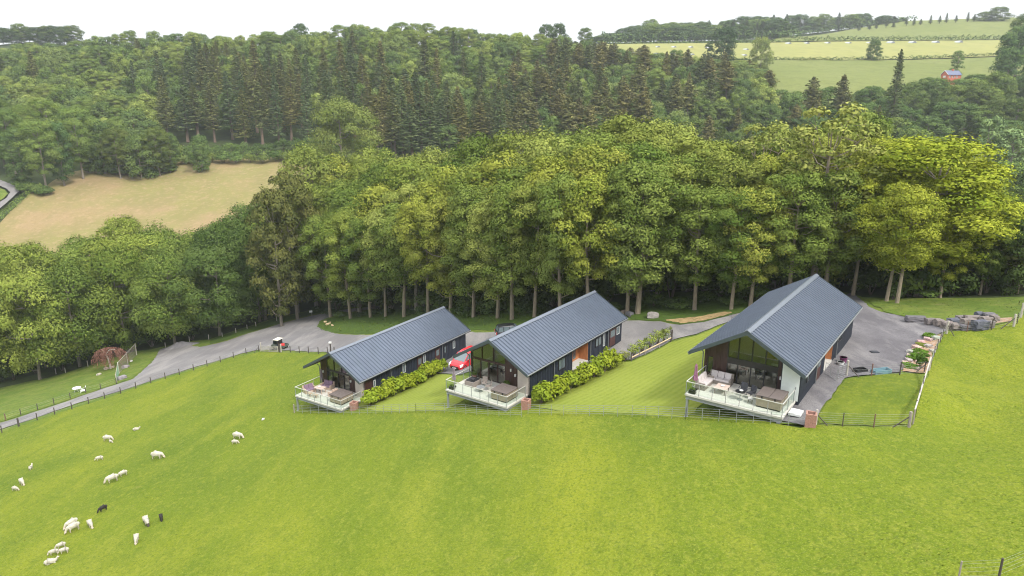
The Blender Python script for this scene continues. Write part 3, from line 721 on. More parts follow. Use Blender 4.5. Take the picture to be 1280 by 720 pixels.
    for q in xs: fr.box(q - .035, q + .035, yw - .045, yw + .09, .03, dz)
    us = [g0] + S['um'] + [g1]
    for q in us: fr.box(q - .04, q + .04, yw - .04, yw + .09, uz, zr(q) - .08)
    for s_, e_ in ((g0, min(0, g1)), (0, g1)):
        if e_ > s_: fr.prism([(s_, zr(s_) - .12), (e_, zr(e_) - .12), (e_, zr(e_) + .03), (s_, zr(s_) + .03)], 'y', yw - .035, yw + .1)
    frame = fr.build('glazing_frame', 'window_frame_dark' if i != 1 else 'brown_cladding', root)
    for a, b in zip(xs[:-1], xs[1:]): MB().box(a + .035, b - .035, yw + .02, yw + .04, .03, dz).build('pane', 'window_glass', frame)
    for a, b in zip(us[:-1], us[1:]):
        a += .04; b -= .04; pts = [(a, uz), (b, uz), (b, zr(b) - .12)] + ([(0, zr(0) - .12)] if a < 0 < b else []) + [(a, zr(a) - .12)]
        MB().prism(pts, 'y', yw + .02, yw + .04).build('pane', 'window_glass', frame)
    # corner bay
    by = 1.35
    MB().prism([(2.42, -.05), (3.84, -.05), (3.84, zr(3.84)), (2.42, zr(2.42))], 'y', by, yw - .002).build('corner_bay', S['bay'] if i != 2 else 'navy_cladding', root)
    if i == 2:
        d = MB().prism([(2.5, .0), (3.8, .0), (3.8, zr(3.8) - .05), (2.5, zr(2.5) - .05)], 'y', by - .05, by - .002).build('white_door', 'white_door', root)
        MB().box(3.55, 3.6, by - .09, by - .05, .95, 1.15).build('handle', 'galvanised', d)
    for (lx, lz) in {0: [(-3.4, 1.56), (1.05, 1.3)], 1: [(1.18, 1.73), (1.71, 1.3)], 2: [(2.25, 1.3)]}[i]:
        MB().box(lx - .07, lx + .07, yw - .16, yw - .02, lz - .13, lz + .13).build('wall_lamp', 'white_plastic', root)
    # inside
    MB().box(-3.66, 3.64, 2.3, 9.2, -.05, .01).build('interior_floor', 'interior_floor', root)
    m = MB(); m.prism([(-3.66, .01), (3.64, .01), (3.64, zr(3.64)), (0, zr(0) - .02), (-3.66, zr(3.66))], 'y', 9.2, 9.3)
    m.box(-3.665, -3.6, 2.3, 9.2, .01, 2.6).box(3.58, 3.645, 2.3, 9.2, .01, 2.6)
    m.build('interior_wall', 'interior_wall', root)
    MB().box(-.9, .1, 9.12, 9.19, .01, 2.05).build('interior_door', 'oak_boards', root)
    # deck
    m = MB(); yy = -2.12; 
    while yy < 2.03: m.box(-3.63, 3.6, yy, min(yy + .142, 2.04), -.05, 0); yy += .15
    deck = m.build('deck', 'deck_boards', root)
    m = MB(); m.box(-3.66, 3.63, -2.18, -2.125, -.14, .012).box(-3.69, -3.635, -2.18, 2.0, -.14, .010).box(3.605, 3.66, -2.18, 1.3, -.14, .010)
    m.build('deck_edging', 'deck_boards', deck)
    m = MB()
    for zz in (-.20, -.42): m.box(-3.64, 3.60, -2.15, -1.97, zz, zz + .03)
    m.box(-3.63, 3.59, -2.09, -2.05, -.39, -.20)
    for xx in (-3.62, 3.5): m.box(xx, xx + .08, -1.96, 2.04, -.40, -.06)
    for k in range(1, 9): m.box(-3.62 + k * .79, -3.56 + k * .79, -1.96, 2.04, -.24, -.055)
    m.build('deck_beam', 'galvanised', deck)
    for px_, py_ in ((-3.5, -2.06), (-3.5, 1.6), (3.4, -2.06), (0, 1.6)):
        w = loc2w(i, px_, py_); gz = h1(w[0], w[1]) - z
        MB().box(px_ - .08, px_ + .08, py_ - .08, py_ + .08, gz - .2, -.42).box(px_ - .14, px_ + .14, py_ - .14, py_ + .14, gz - .1, gz + .03).build('deck_post', 'galvanised', deck)
    hr = MB(); yr = .95
    hr.beam((-3.62, 1.95, 1.02), (-3.62, -2.14, 1.02), .06, .045).beam((-3.65, -2.14, 1.022), (3.62, -2.14, 1.022), .06, .045).beam((3.59, -2.14, 1.02), (3.59, yr, 1.02), .06, .045)
    bal = hr.build('balustrade', 'rail_metal', root)
    pts = [(-3.62, 1.95), (-3.62, .6), (-3.62, -.78), (-3.62, -2.14)] + [(-3.62 + k * 7.21 / 7, -2.14) for k in range(1, 8)] + [(3.59, -.6), (3.59, yr)]
    for (a, b), (c, d) in zip(pts[:-1], pts[1:]):
        v = Vector((c - a, d - b, 0)).normalized() * .05
        p0, p1 = Vector((a, b, .54)) + v, Vector((c, d, .54)) - v
        MB().beam(p0, p1, .012, .86).build('glass_panel', 'balustrade_glass', bal)
    for a, b in pts: MB().box(a - .022, a + .022, b - .022, b + .022, .012, 1.0).build('post', 'galvanised', bal)
    return root
LROOT = [lodge(i) for i in range(3)]

# ------------------------------------------------------------------ deck furniture
def at_deck(i, name, x, y, rot, label, cat, group=None, z=0.012):
    return empty(name, WL(i, x, y, z), R(LODGE[i][3] + rot), label, cat, group)
def hot_tub(i, x, y, label):
    t = at_deck(i, 'hot_tub', x, y, 0, label, 'hot tub', 'covered hot tubs on the decks')
    MB().bbox(-.86, .86, -.9, .9, 0, .12, .02).build('base', 'black_plastic', t)
    for s in (-1, 1):
        for k in range(2):
            MB().box(s * .02 + (k - .5) * .86 - .40, (k - .5) * .86 + .40, s * .90 - .02, s * .90 + .02, .10, .80).build('side_panel', 'tub_panel', t)
            MB().box(s * .87 - .02, s * .87 + .02, (k - .5) * .88 - .41, (k - .5) * .88 + .41, .10, .80).build('side_panel', 'tub_panel', t)
        for q in (-1, 1): MB().tube((s * .85, q * .87, .1), (s * .85, q * .87, .8), .06, n=8).build('corner_post', 'tub_panel', t)
    MB().bbox(-.89, .89, -.93, .93, .79, .86, .02).build('rim', 'tub_panel', t)
    for k in (0, 1):
        c = MB().bbox(-.93 + k * .94, -.01 + k * .94, -.96, .96, .862, 1.0, .05).build('cover_half', 'tub_cover', t)
        MB().box(-.52 + k * .94, -.42 + k * .94, -.985, -.965, .70, .95).build('strap', 'black_plastic', c)
    return t
hot_tub(0, 2.0, -.45, 'covered hot tub on the furthest left lodge deck, right of the purple cushioned sofas')
hot_tub(1, 2.2, -.55, 'covered hot tub on the middle lodge deck, right of the bistro set')
hot_tub(2, 2.37, -.45, 'covered hot tub on the nearest lodge deck in front of the white door')
def planter(i, x, y, label, ht=.28):
    t = at_deck(i, 'planter', x, y, 5, label, 'planter', 'dark planters on the decks')
    m = MB(); m.bbox(-.26, .26, -.2, .2, 0, ht, .02); m.build('trough', 'black_plastic', t)
    V, F_, A = leafcloud([(0, 0, ht + .08, .20, .15, .12)], 60, .12, 5)
    link('foliage', np_mesh('planter_foliage', V, F_, 'leaves_dark', A), t)

def kites(P, N, size, rs, flip=.35):
    """leaf shaped quads at points P facing roughly N"""
    n = len(P)
    N = N + rs.normal(0, flip, (n, 3)); N /= np.linalg.norm(N, axis=1)[:, None] + 1e-9
    U = np.cross(N, rs.normal(0, 1, (n, 3))); U /= np.linalg.norm(U, axis=1)[:, None] + 1e-9
    W = np.cross(N, U)
    s = (size * rs.uniform(.6, 1.35, n))[:, None]
    fold = N * s * .12
    V = np.stack([P - U * s * .62, P - W * s * .34 + fold, P + U * s * .55, P + W * s * .34 + fold], 1).reshape(-1, 3)
    return V, np.arange(4 * n).reshape(n, 4)
LN = [None]
def leafcloud(blobs, n, size, seed, up=.35, shell=.55):
    """blobs: (x, y, z, rx, ry, rz); n leaves per blob"""
    rs = np.random.RandomState(seed); PV = []; NV = []; A = []
    for (x, y, z, rx, ry, rz) in blobs:
        d = rs.normal(0, 1, (n, 3)); d /= np.linalg.norm(d, axis=1)[:, None]
        d[:, 2] = np.where(d[:, 2] < -.3, -d[:, 2] * .6, d[:, 2])
        r = shell + (1 - shell) * rs.uniform(0, 1, n) ** .6
        PV.append(np.array([x, y, z]) + d * r[:, None] * np.array([rx, ry, rz]))
        nn = d / np.array([rx, ry, rz]) * min(rx, rz); nn[:, 2] += up; NV.append(nn)
        A.append(np.clip(rs.uniform(0, 1) * .55 + rs.uniform(0, .5, n), 0, 1))
    P = np.concatenate(PV); N = np.concatenate(NV); N /= np.linalg.norm(N, axis=1)[:, None]
    V, F_ = kites(P, N, size, rs, .27)
    cen = P.mean(0); ext = np.abs(P - cen).max(0) + 1e-6; g = (P - cen) / ext
    LN[0] = np.repeat(N + .45 * g + rs.normal(0, .28, N.shape), 4, axis=0)      # leaves of a clump share its soft outward normals
    return V, F_, np.concatenate(A)
planter(2, -3.25, -1.75, 'small dark planter at the left corner of the nearest lodge deck')
planter(1, -3.25, -1.72, 'small dark planter at the left corner of the middle lodge deck')
t = at_deck(1, 'potted_shrub', 1.0, 1.5, 0, 'low green potted shrub between the glazing and hot tub on the middle deck', 'potted plant')
MB().tube((0, 0, 0), (0, 0, .3), .2, .26, n=10).build('pot', 'black_plastic', t)
V, F_, A = leafcloud([(0, 0, .5, .38, .34, .26)], 220, .13, 8); link('foliage', np_mesh('shrub_foliage', V, F_, 'leaves_dark', A), t)
t = at_deck(1, 'potted_shrub', -3.1, 1.7, 0, 'small potted plant in the back left corner of the middle deck', 'potted plant')
MB().tube((0, 0, 0), (0, 0, .3), .18, .22, n=10).build('pot', 'brick_terracotta', t)
V, F_, A = leafcloud([(0, 0, .5, .3, .3, .28)], 160, .13, 9); link('foliage', np_mesh('shrub_foliage', V, F_, 'leaves_dark', A), t)

def sofa(i, x, y, rot, w, label, frame, cush, cat='sofa', seats=2):
    t = at_deck(i, 'garden_' + cat.replace(' ', '_'), x, y, rot, label, cat)
    MB().bbox(-w / 2, w / 2, -.38, .38, .0, .30, .03).build('seat_base', frame, t)
    MB().prism([(.26, .30), (.40, .30), (.48, .80), (.38, .82)], 'x', -w / 2, w / 2).build('backrest', frame, t)
    for s in (-1, 1): MB().bbox(s * (w / 2 - .05) - .06, s * (w / 2 - .05) + .06, -.38, .30, .302, .58, .03).build('armrest', frame, t)
    cw = (w - .26) / seats
    for k in range(seats):
        x0 = -w / 2 + .13 + k * cw
        MB().bbox(x0 + .01, x0 + cw - .01, -.40, .26, .302, .44, .04).build('seat_cushion', cush, t)
        MB().prism([(.12, .44), (.25, .44), (.36, .86), (.24, .88)], 'x', x0 + .02, x0 + cw - .02).build('back_cushion', cush, t)
    return t
def chair(i, x, y, rot, label, m='dark_fabric', leg='galvanised', name='garden_chair', grp=None):
    t = at_deck(i, name, x, y, rot, label, 'chair', grp)
    MB().bbox(-.25, .25, -.25, .24, .40, .46, .02).build('seat', m, t)
    MB().prism([(.20, .46), (.25, .46), (.36, .95), (.31, .96)], 'x', -.25, .25).build('backrest', m, t)
    for sx in (-1, 1):
        MB().tube((sx * .21, -.2, .41), (sx * .25, -.26, 0), .022, n=5).build('leg', leg, t)
        MB().tube((sx * .21, .2, .41), (sx * .25, .28, 0), .022, n=5).build('leg', leg, t)
        MB().beam((sx * .27, -.22, .64), (sx * .27, .28, .66), .05, .03).build('armrest', m, t)
    return t
def table(i, x, y, rot, w, d, h, label, top, leg='galvanised', cat='table'):
    t = at_deck(i, 'garden_table', x, y, rot, label, cat)
    MB().bbox(-w / 2, w / 2, -d / 2, d / 2, h - .06, h, .015).build('table_top', top, t)
    for sx in (-1, 1):
        for sy in (-1, 1): MB().box(sx * (w / 2 - .09) - .035, sx * (w / 2 - .09) + .035, sy * (d / 2 - .09) - .035, sy * (d / 2 - .09) + .035, 0, h - .06).build('leg', leg, t)
    return t
def round_table(i, x, y, r, h, label, top, leg):
    t = at_deck(i, 'round_table', x, y, 0, label, 'table')
    MB().tube((0, 0, h - .03), (0, 0, h), r, n=20).build('table_top', top, t)
    MB().tube((0, 0, .02), (0, 0, h - .03), .03, n=6).build('pedestal', leg, t)
    MB().tube((0, 0, 0), (0, 0, .03), r * .55, n=12).build('foot', leg, t)
def parasol(i, x, y, label, m):
    t = at_deck(i, 'closed_parasol', x, y, 0, label, 'parasol', 'closed parasols')
    MB().tube((0, 0, 0), (0, 0, 2.05), .025, n=6).build('pole', 'pale_post_wood', t)
    prof = [(0.03, 2.12), (.09, 1.95), (.10, 1.5), (.14, 1.1), (.17, .78)]
    mm = MB(); n = 10; vs = []
    for r, zz in prof:
        for k in range(n):
            q = 2 * math.pi * k / n; rr = r * (1.25 if k % 2 else .75); vs.append((rr * math.cos(q), rr * math.sin(q), zz))
    fs = [(a * n + k, a * n + (k + 1) % n, (a + 1) * n + (k + 1) % n, (a + 1) * n + k) for a in range(len(prof) - 1) for k in range(n)] + [tuple(range(n))]
    mm.add(vs, fs).build('folded_canopy', m, t)
    MB().tube((0, 0, 1.2), (0, 0, 1.25), .15, n=10).build('tie', m, t)
    MB().tube((0, 0, 0), (0, 0, .08), .24, n=14).build('base', 'black_plastic', t)
parasol(2, -3.38, -.95, 'closed purple parasol standing at the left end of the nearest lodge deck', 'parasol_purple')
parasol(1, -3.38, -1.25, 'closed grey parasol standing at the left end of the middle lodge deck', 'parasol_grey')
parasol(0, -3.2, 1.5, 'closed dark parasol by the gable corner of the furthest left deck', 'parasol_grey')
# nearest lodge: corner sofa in two runs, coffee table, two dark chairs at a round table
sofa(2, -3.0, .15, 90, 2.0, 'pale cushioned rattan sofa run along the left balustrade of the nearest deck', 'rattan_grey', 'cushion_pale', seats=3)
sofa(2, -2.2, 1.4, 0, 1.9, 'pale cushioned rattan sofa run against the brown gable of the nearest deck', 'rattan_grey', 'cushion_pale', seats=3)
table(2, -1.45, -.35, 0, .95, 1.1, .5, 'glass topped rattan coffee table between the pale corner sofa and dark chairs', 'table_stone', 'rattan_grey')
chair(2, .05, .1, 0, 'left of two black garden chairs at the round table on the nearest deck', grp=None)
chair(2, .72, -.1, -25, 'right of two black garden chairs, beside the covered hot tub on the nearest deck', grp=None)
round_table(2, .15, -.85, .38, .7, 'small black round table in front of the two black garden chairs', 'black_plastic', 'galvanised')
t = at_deck(2, 'stool', .95, -.95, 10, 'low pale stool beside the hot tub on the nearest deck', 'stool')
MB().bbox(-.18, .18, -.18, .18, .32, .4, .02).build('seat', 'cushion_pale', t)
for sx in (-1, 1):
    for sy in (-1, 1): MB().box(sx * .14 - .02, sx * .14 + .02, sy * .14 - .02, sy * .14 + .02, 0, .32).build('leg', 'rattan_grey', t)
t = at_deck(2, 'deck_step', 4.15, -.45, 0, 'white slab step outside the right edge of the nearest deck', 'step', z=-.3)
MB().bbox(-.42, .42, -.5, .5, .1, .28, .02).build('slab', 'white_plastic', t); MB().box(-.3, .3, -.38, .38, -.25, .1).build('support', 'black_plastic', t)
# middle lodge: cube fire table, bistro set
t = at_deck(1, 'fire_table', -2.15, .2, 0, 'rattan cube table with black lid in the left half of the middle deck', 'table')
MB().bbox(-.55, .55, -.62, .62, 0, .55, .02).build('base', 'rattan_grey', t)
MB().bbox(-.48, .48, -.55, .55, .552, .62, .02).build('lid', 'black_plastic', t)
MB().box(-.2, .2, -.2, .2, .622, .68).build('burner', 'dark_fabric', t)
chair(1, -.95, .5, 20, 'pale mesh chair beside the black lidded cube table on the middle deck', 'rattan_grey')
chair(1, -.15, .1, -50, 'pale mesh chair beside the hot tub on the middle deck', 'rattan_grey')
round_table(1, -.55, -.65, .42, .5, 'low round glass table in front of the two mesh chairs on the middle deck', 'galvanised', 'galvanised')
t = at_deck(1, 'cushion', .25, .9, 20, 'pale deck cushion leaning near the glazing of the middle lodge', 'cushion')
MB().bbox(-.35, .35, -.35, .35, 0, .14, .05).build('cushion_pad', 'cushion_pale', t)
# furthest lodge: purple set round a pale table
sofa(0, -3.0, -.6, 75, 1.35, 'purple cushioned two-seat sofa at the left end of the furthest left deck', 'rattan_beige', 'cushion_purple')
sofa(0, -2.0, 1.25, 5, 1.5, 'purple cushioned two-seat sofa against the gable of the furthest left deck', 'rattan_beige', 'cushion_purple')
table(0, -1.75, -.1, 5, 1.15, .85, .68, 'pale square dining table between the two purple sofas', 'table_stone', 'rattan_beige')
sofa(0, .1, .05, -85, .85, 'beige rattan armchair between the dining table and hot tub on the furthest left deck', 'rattan_beige', 'rattan_beige', 'armchair', 1)
for k, (a, b) in enumerate(((-2.0, -1.45), (-1.15, -1.35))):
    t = at_deck(0, 'stool', a, b, 5, ['left', 'right'][k] + ' of two rattan stools in front of the pale table on the furthest left deck', 'stool')
    MB().bbox(-.24, .24, -.2, .2, .30, .42, .03).build('seat', 'rattan_beige', t)
    for sx in (-1, 1):
        for sy in (-1, 1): MB().box(sx * .19 - .025, sx * .19 + .025, sy * .15 - .025, sy * .15 + .025, 0, .3).build('leg', 'rattan_beige', t)
# seen through the glazing
NM = ['furthest left', 'middle', 'nearest']
for i, (tx, ty) in enumerate(((-1.2, 4.2), (-1.9, 4.4), (-.6, 4.4))):
    table(i, tx, ty, 90, .9, 1.7, .75, 'dining table indoors behind the glazing of the %s lodge' % NM[i], 'interior_wall', 'interior_dark')
    for k, (a, b, r, w) in enumerate(((-.75, -.4, 90, 'front left'), (-.75, .45, 90, 'rear left'), (.75, -.4, -90, 'front right'), (.75, .45, -90, 'rear right'))):
        chair(i, tx + a, ty + b, r, 'dining chair indoors, %s seat of the table in the %s lodge' % (w, NM[i]), 'interior_dark' if (k + i) % 2 else 'cushion_pale', 'interior_dark', 'dining_chair')
sofa(2, 1.3, 5.6, 0, 1.7, 'beige sofa indoors at the right behind the glazing of the nearest lodge', 'interior_wall', 'interior_wall')
sofa(1, -.1, 5.8, 0, 1.7, 'beige sofa indoors behind the glazing of the middle lodge', 'interior_wall', 'interior_wall')
sofa(0, .9, 4.3, -90, 1.5, 'dark sofa indoors behind the glazing of the furthest left lodge', 'interior_dark', 'interior_dark')
# table things on the decks
for i, x, y, zz, lb in ((0, -1.85, -.1, .695, 'small white bowl on the pale table of the furthest left deck'), (2, .2, -.85, .715, 'small pale jug on the black round table of the nearest deck'), (2, -1.4, -.3, .515, 'pale cushioned tray on the coffee table of the nearest deck')):
    t = MB().tube((0, 0, 0), (0, 0, .05), .09, .14, n=12).tube((0, 0, .05), (0, 0, .07), .15, n=12).build('bowl', 'white_plastic', None, WL(i, x, y, zz + .012)); tag(t, lb, 'bowl')

# ------------------------------------------------------------------ brick piers by the decks
for i, (x, y, lb) in enumerate(((4.75, -1.3, 'small terracotta brick pier beside the furthest left deck, half behind hedge leaves'), (5.2, -1.35, 'terracotta brick pier beside the middle deck at the hedge end'), (5.5, -1.9, 'hollow topped terracotta brick pier at the foot of the nearest lodge'))):
    w = loc2w(i, x, y); gz = h1(w[0], w[1]) + CAMZ
    t = empty('brick_pier', (w[0], w[1], gz - .2), R(LODGE[i][3] + 12), lb, 'brick pier', 'brick piers beside the decks')
    m = MB(); hh = .95 if i == 2 else .85; h = .0; k = 0
    while h < hh + .2:
        for q in range(4):
            for s in range(3):
                a = -.36 + s * .24 + (.0 if k % 2 else .0); b0, b1 = a + .004, a + .236
                bx = {0: (b0, b1, -.36, -.25), 1: (b0, b1, .25, .36), 2: (-.36, -.25, max(b0, -.245), min(b1, .245)), 3: (.25, .36, max(b0, -.245), min(b1, .245))}[q]
                o = random.uniform(-.006, .006); m.box(bx[0] + o, bx[1] + o, bx[2] + o, bx[3] + o, h, h + .068)
        h += .075; k += 1
    m.build('brickwork', 'brick_terracotta', t, kind='stuff')
    MB().box(-.245, .245, -.245, .245, 0, hh).build('core', 'brick_dark_inside', t)

# ------------------------------------------------------------------ fences
def post_at(p, h, r, m, parent, root, square=True, top=None, lean=(0, 0)):
    q = Vector(p) - Vector(root.location)
    mb = MB()
    if square: mb.beam(q + Vector((0, 0, -.25)), q + Vector((lean[0], lean[1], h)), r * 2, r * 2)
    else: mb.tube(q + Vector((0, 0, -.25)), q + Vector((lean[0], lean[1], h)), r, r * .92, n=8)
    return mb.build('post', m, parent)
def wires(root, pts, hs, r, m, name='wire'):
    for h in hs:
        MB().path([Vector(p) - Vector(root.location) + Vector((0, 0, h)) for p in pts], r, 4).build(name, m, root)
# galvanised estate railing below the decks
def railing(pxs, label, i0):
    pts = [G(*q) for q in pxs]
    root = empty('estate_railing', pts[0], 0, label, 'railing', 'metal railings below the lodges')
    dense = []
    for a, b in zip(pts[:-1], pts[1:]):
        n = max(1, round((b - a).length / 1.25))
        for k in range(n):
            p = a.lerp(b, k / n); dense.append(on_ground(p.x, p.y))
    dense.append(pts[-1])
    for p in dense: post_at(p, .98, .016, 'galvanised', root, root)
    wires(root, dense, (.22, .4, .58, .77, .96), .013, 'galvanised', 'rail')
railing([(368, 516), (420, 518), (470, 517.5), (520, 516)], 'galvanised five-bar railing below the furthest left deck', 0)
railing([(520, 516), (556, 516), (610, 520), (652, 521)], 'galvanised five-bar railing below the middle deck, ending at the brick pier', 1)
railing([(660, 518), (720, 519.5), (790, 521), (857, 524)], 'galvanised five-bar railing across the striped lawn foot between two decks', 1)
railing([(857, 524), (920, 528), (985, 532), (1008, 533)], 'galvanised five-bar railing below the nearest deck', 2)
p = G(368, 516)
t = tag(MB().tube((0, 0, -.3), (0, 0, 1.05), .07, n=8).build('wooden_post', 'weathered_wood', None, p), 'short weathered post at the left end of the metal railing', 'post')
# post-and-wire fence right of the nearest lodge
def fence(posts, label, hs, wr=.006, wm='wire', group=None, struts=()):
    pts = [G(q[0], q[1]) for q in posts]
    root = empty('wire_fence', pts[0], 0, label, 'fence', group)
    for p, q in zip(pts, posts): post_at(p, q[2], q[3], q[4], root, root, square=False)
    wires(root, pts, hs, wr, wm)
    for k, tgt in struts:
        a = pts[k] - Vector(root.location); b = G(*tgt) - Vector(root.location)
        MB().tube(b + Vector((0, 0, -.05)), a + Vector((0, 0, posts[k][2] * .72)), .04, n=6).build('strut', 'dark_post_wood', root)
    return root
fence([(1019.5, 531, 1.15, .085, 'pale_post_wood'), (1053, 532.5, 1.0, .04, 'dark_post_wood'), (1092, 534, 1.0, .045, 'red_post_wood'), (1136, 534, 1.15, .11, 'weathered_wood')],
      'post and wire fence along the front of the small lush lawn', (.15, .3, .45, .6, .78, .95), struts=((0, (1035, 532)), (3, (1115, 534))))
rt = fence([(1141, 530, 1.12, .06, 'weathered_wood'), (1144, 516, 1.0, .04, 'dark_post_wood'), (1148, 500, 1.0, .04, 'dark_post_wood'), (1153, 485, 1.0, .04, 'dark_post_wood'), (1161, 463, 1.2, .09, 'pale_post_wood')],
      'fence with pale timber top rail along the right side of the small lush lawn', (.2, .4, .6, .8), struts=((4, (1143, 466)),))
a, b = G(1141, 530) - rt.location, G(1161, 463) - rt.location
MB().beam(a + Vector((0, 0, 1.05)), b + Vector((0, 0, 1.12)), .09, .13).build('top_rail', 'pale_post_wood', rt)
fence([(1163, 460, 1.0, .04, 'dark_post_wood'), (1167, 446, 1.0, .045, 'dark_post_wood'), (1171, 437, 1.0, .04, 'dark_post_wood'), (1175, 428, 1.0, .045, 'dark_post_wood'), (1178, 421, 1.0, .04, 'dark_post_wood'), (1183, 417, 1.25, .10, 'pale_post_wood')],
      'dark post fence climbing beside the rockery to a pale corner post', (.2, .4, .6, .8, .95), struts=((5, (1193, 420)),))
fence([(1183.5, 417, .9, .05, 'weathered_wood'), (1208.5, 414.5, 1.0, .045, 'red_post_wood'), (1239, 412.5, 1.1, .05, 'dark_post_wood'), (1267, 408, 1.2, .11, 'pale_post_wood'), (1271, 405, 1.1, .04, 'dark_post_wood'), (1276, 397, 1.5, .10, 'pale_post_wood'), (1290, 386, 1.2, .06, 'weathered_wood')],
      'post and wire fence along the meadow crest above the boulder wall', (.2, .4, .6, .8, .95), struts=((3, (1250, 411.5)),))
fence([(1058, 470, 1.35, .09, 'pale_post_wood'), (1089, 470.5, 1.1, .055, 'red_post_wood'), (1124.5, 469, 1.15, .055, 'dark_post_wood'), (1155, 466, 1.0, .05, 'dark_post_wood')],
      'wire fence between the driveway and the small lush lawn', (.15, .3, .45, .6, .8, .95), struts=((0, (1074, 471)),))
# leaning metal gate by the nearest lodge
def metal_gate(p0, p1, h, bars, label, rz_lean=0):
    root = empty('field_gate', p0, 0, label, 'gate'); d = p1 - p0
    m = MB()
    for z in (.12, h): m.tube((0, 0, z), (d.x, d.y, d.z + z), .016, n=6)
    for q in (0, 1, .55): m.tube((d.x * q, d.y * q, d.z * q + .12), (d.x * q, d.y * q, d.z * q + h), .015, n=6)
    m.build('gate_frame', 'galvanised', root)
    for k in range(1, bars):
        z = .12 + (h - .12) * k / bars; MB().tube((0, 0, z), (d.x, d.y, d.z + z), .007, n=5).build('rail', 'galvanised', root)
p0, p1 = G(1057.5, 470.5), G(1047, 474)
metal_gate(p0, p1, 1.05, 5, 'open galvanised field gate hung from the pale post by the nearest lodge')
metal_gate(G(1045, 477), G(1031, 468), 1.05, 5, 'galvanised gate leaf swung across the path beside the nearest lodge wall')
# track fence, near side
track_posts = [(2.6, 541), (23.6, 533), (46.6, 525), (68.6, 518), (90, 511.5), (111, 504.7), (131, 498.4), (151, 492), (170, 485.6), (188.6, 479), (206.7, 473.5), (224.4, 468.6), (242, 463), (259, 458), (275.6, 452.8), (292, 447.3), (307.7, 442.3), (323.5, 439)]
fence([(-20, 549, 1.2, .09, 'dark_post_wood')] + [(a, b, 1.15 if k != 1 else 1.35, .075 if k != 1 else .13, 'dark_post_wood') for k, (a, b) in enumerate(track_posts)], 'dark post and wire fence along the meadow side of the gravel track', (.4, .75, 1.0), .008, struts=((18, (317, 441)),))
fence([(7.2, 525.3, 1.15, .08, 'red_post_wood')] + [(a, b, 1.1, .07, 'dark_post_wood') for a, b in ((26.2, 518.8), (47.2, 512.2), (67.6, 505), (88, 498.4), (107.3, 491), (126, 486.6), (145.7, 479.5))], 'dark post and wire fence between the garden lawn and gravel track', (.4, .75, 1.0), .008)
fence([(349.5, 440.3, 1.55, .16, 'dark_post_wood')] + [(a, b, 1.2, .075, 'dark_post_wood') for a, b in ((363, 440.2), (374.3, 441), (385.8, 441.6), (398, 442.4), (409.5, 442.6))] + [(413.5, 441, 1.6, .11, 'dark_post_wood'), (418, 442.5, 1.2, .08, 'dark_post_wood')], 'dark post fence from the wooden gate to the furthest left lodge', (.4, .75, 1.0), .008)
t = tag(MB().bbox(-.22, .22, -.12, .12, 0, .24).build('outdoor_lamp', 'white_plastic', None, G(413.5, 441, 1.62)), 'white lamp head on the dark post by the furthest left lodge', 'lamp')
# wooden gate beside the utility vehicle
p0, p1 = G(326, 439.5), G(347.5, 440.5)
gt = empty('field_gate', p0, 0, 'open pale wooden field gate in front of the small utility vehicle', 'gate')
d = p1 - p0
for k in range(5):
    z = .15 + k * .24; MB().beam((0, 0, z), (d.x, d.y, d.z + z), .04, .10).build('rail', 'pale_post_wood', gt)
MB().beam((0, 0, .12), (d.x, d.y, d.z + 1.1), .04, .09).build('brace', 'pale_post_wood', gt)
for q in (0, .5, 1): MB().box(d.x * q - .05, d.x * q + .05, d.y * q - .03, d.y * q + .03, d.z * q + .05, d.z * q + 1.2).build('stile', 'pale_post_wood', gt)
tag(MB().tube((0, 0, -.2), (0, 0, 1.5), .12, n=8).build('gate_post', 'pale_post_wood', None, G(351.5, 440)), 'pale gate post with whitish top behind the wooden gate', 'post')
tag(MB().tube((0, 0, -.2), (0, 0, 1.55), .11, n=8).build('gate_post', 'pale_post_wood', None, G(326.3, 438)), 'pale hanging post at the left end of the wooden gate', 'post')
# white-topped posts by the pale gravel, small sign, stones
sg = empty('small_sign', G(390, 395.5), R(20), 'small white sign on a thin post on the verge of the lane into the wood', 'sign')
MB().box(-.05, .05, -.05, .05, -.2, 1.5).build('post', 'weathered_wood', sg)
MB().box(-.55, .15, -.08, -.055, 1.0, 1.45).build('board', 'white_plastic', sg)
for k, (a, b, s) in enumerate(((406.5, 403.5, .5), (409.5, 406.5, .55), (413, 404.5, .45), (416, 407.5, .4))):
    t = MB().tube((-.6 * s, 0, s * .4), (.6 * s, .15, s * .4), s * .42, n=9).build('cut_log', 'log_cut', None, G(a, b), R(40 * k))
    tag(t, ['leftmost and palest', 'second from left', 'back', 'rightmost'][k] + ' cut log in the cluster at the grass island tip', 'log', 'cut logs at the grass island tip')
# bottom right corner fence
fence([(1198, 724, .9, .04, 'weathered_wood'), (1248.5, 722, .95, .05, 'dark_post_wood'), (1300, 700, .95, .05, 'dark_post_wood')], 'wire mesh fence crossing the bottom right corner of the meadow', (.15, .35, .55, .75, .88), .003)
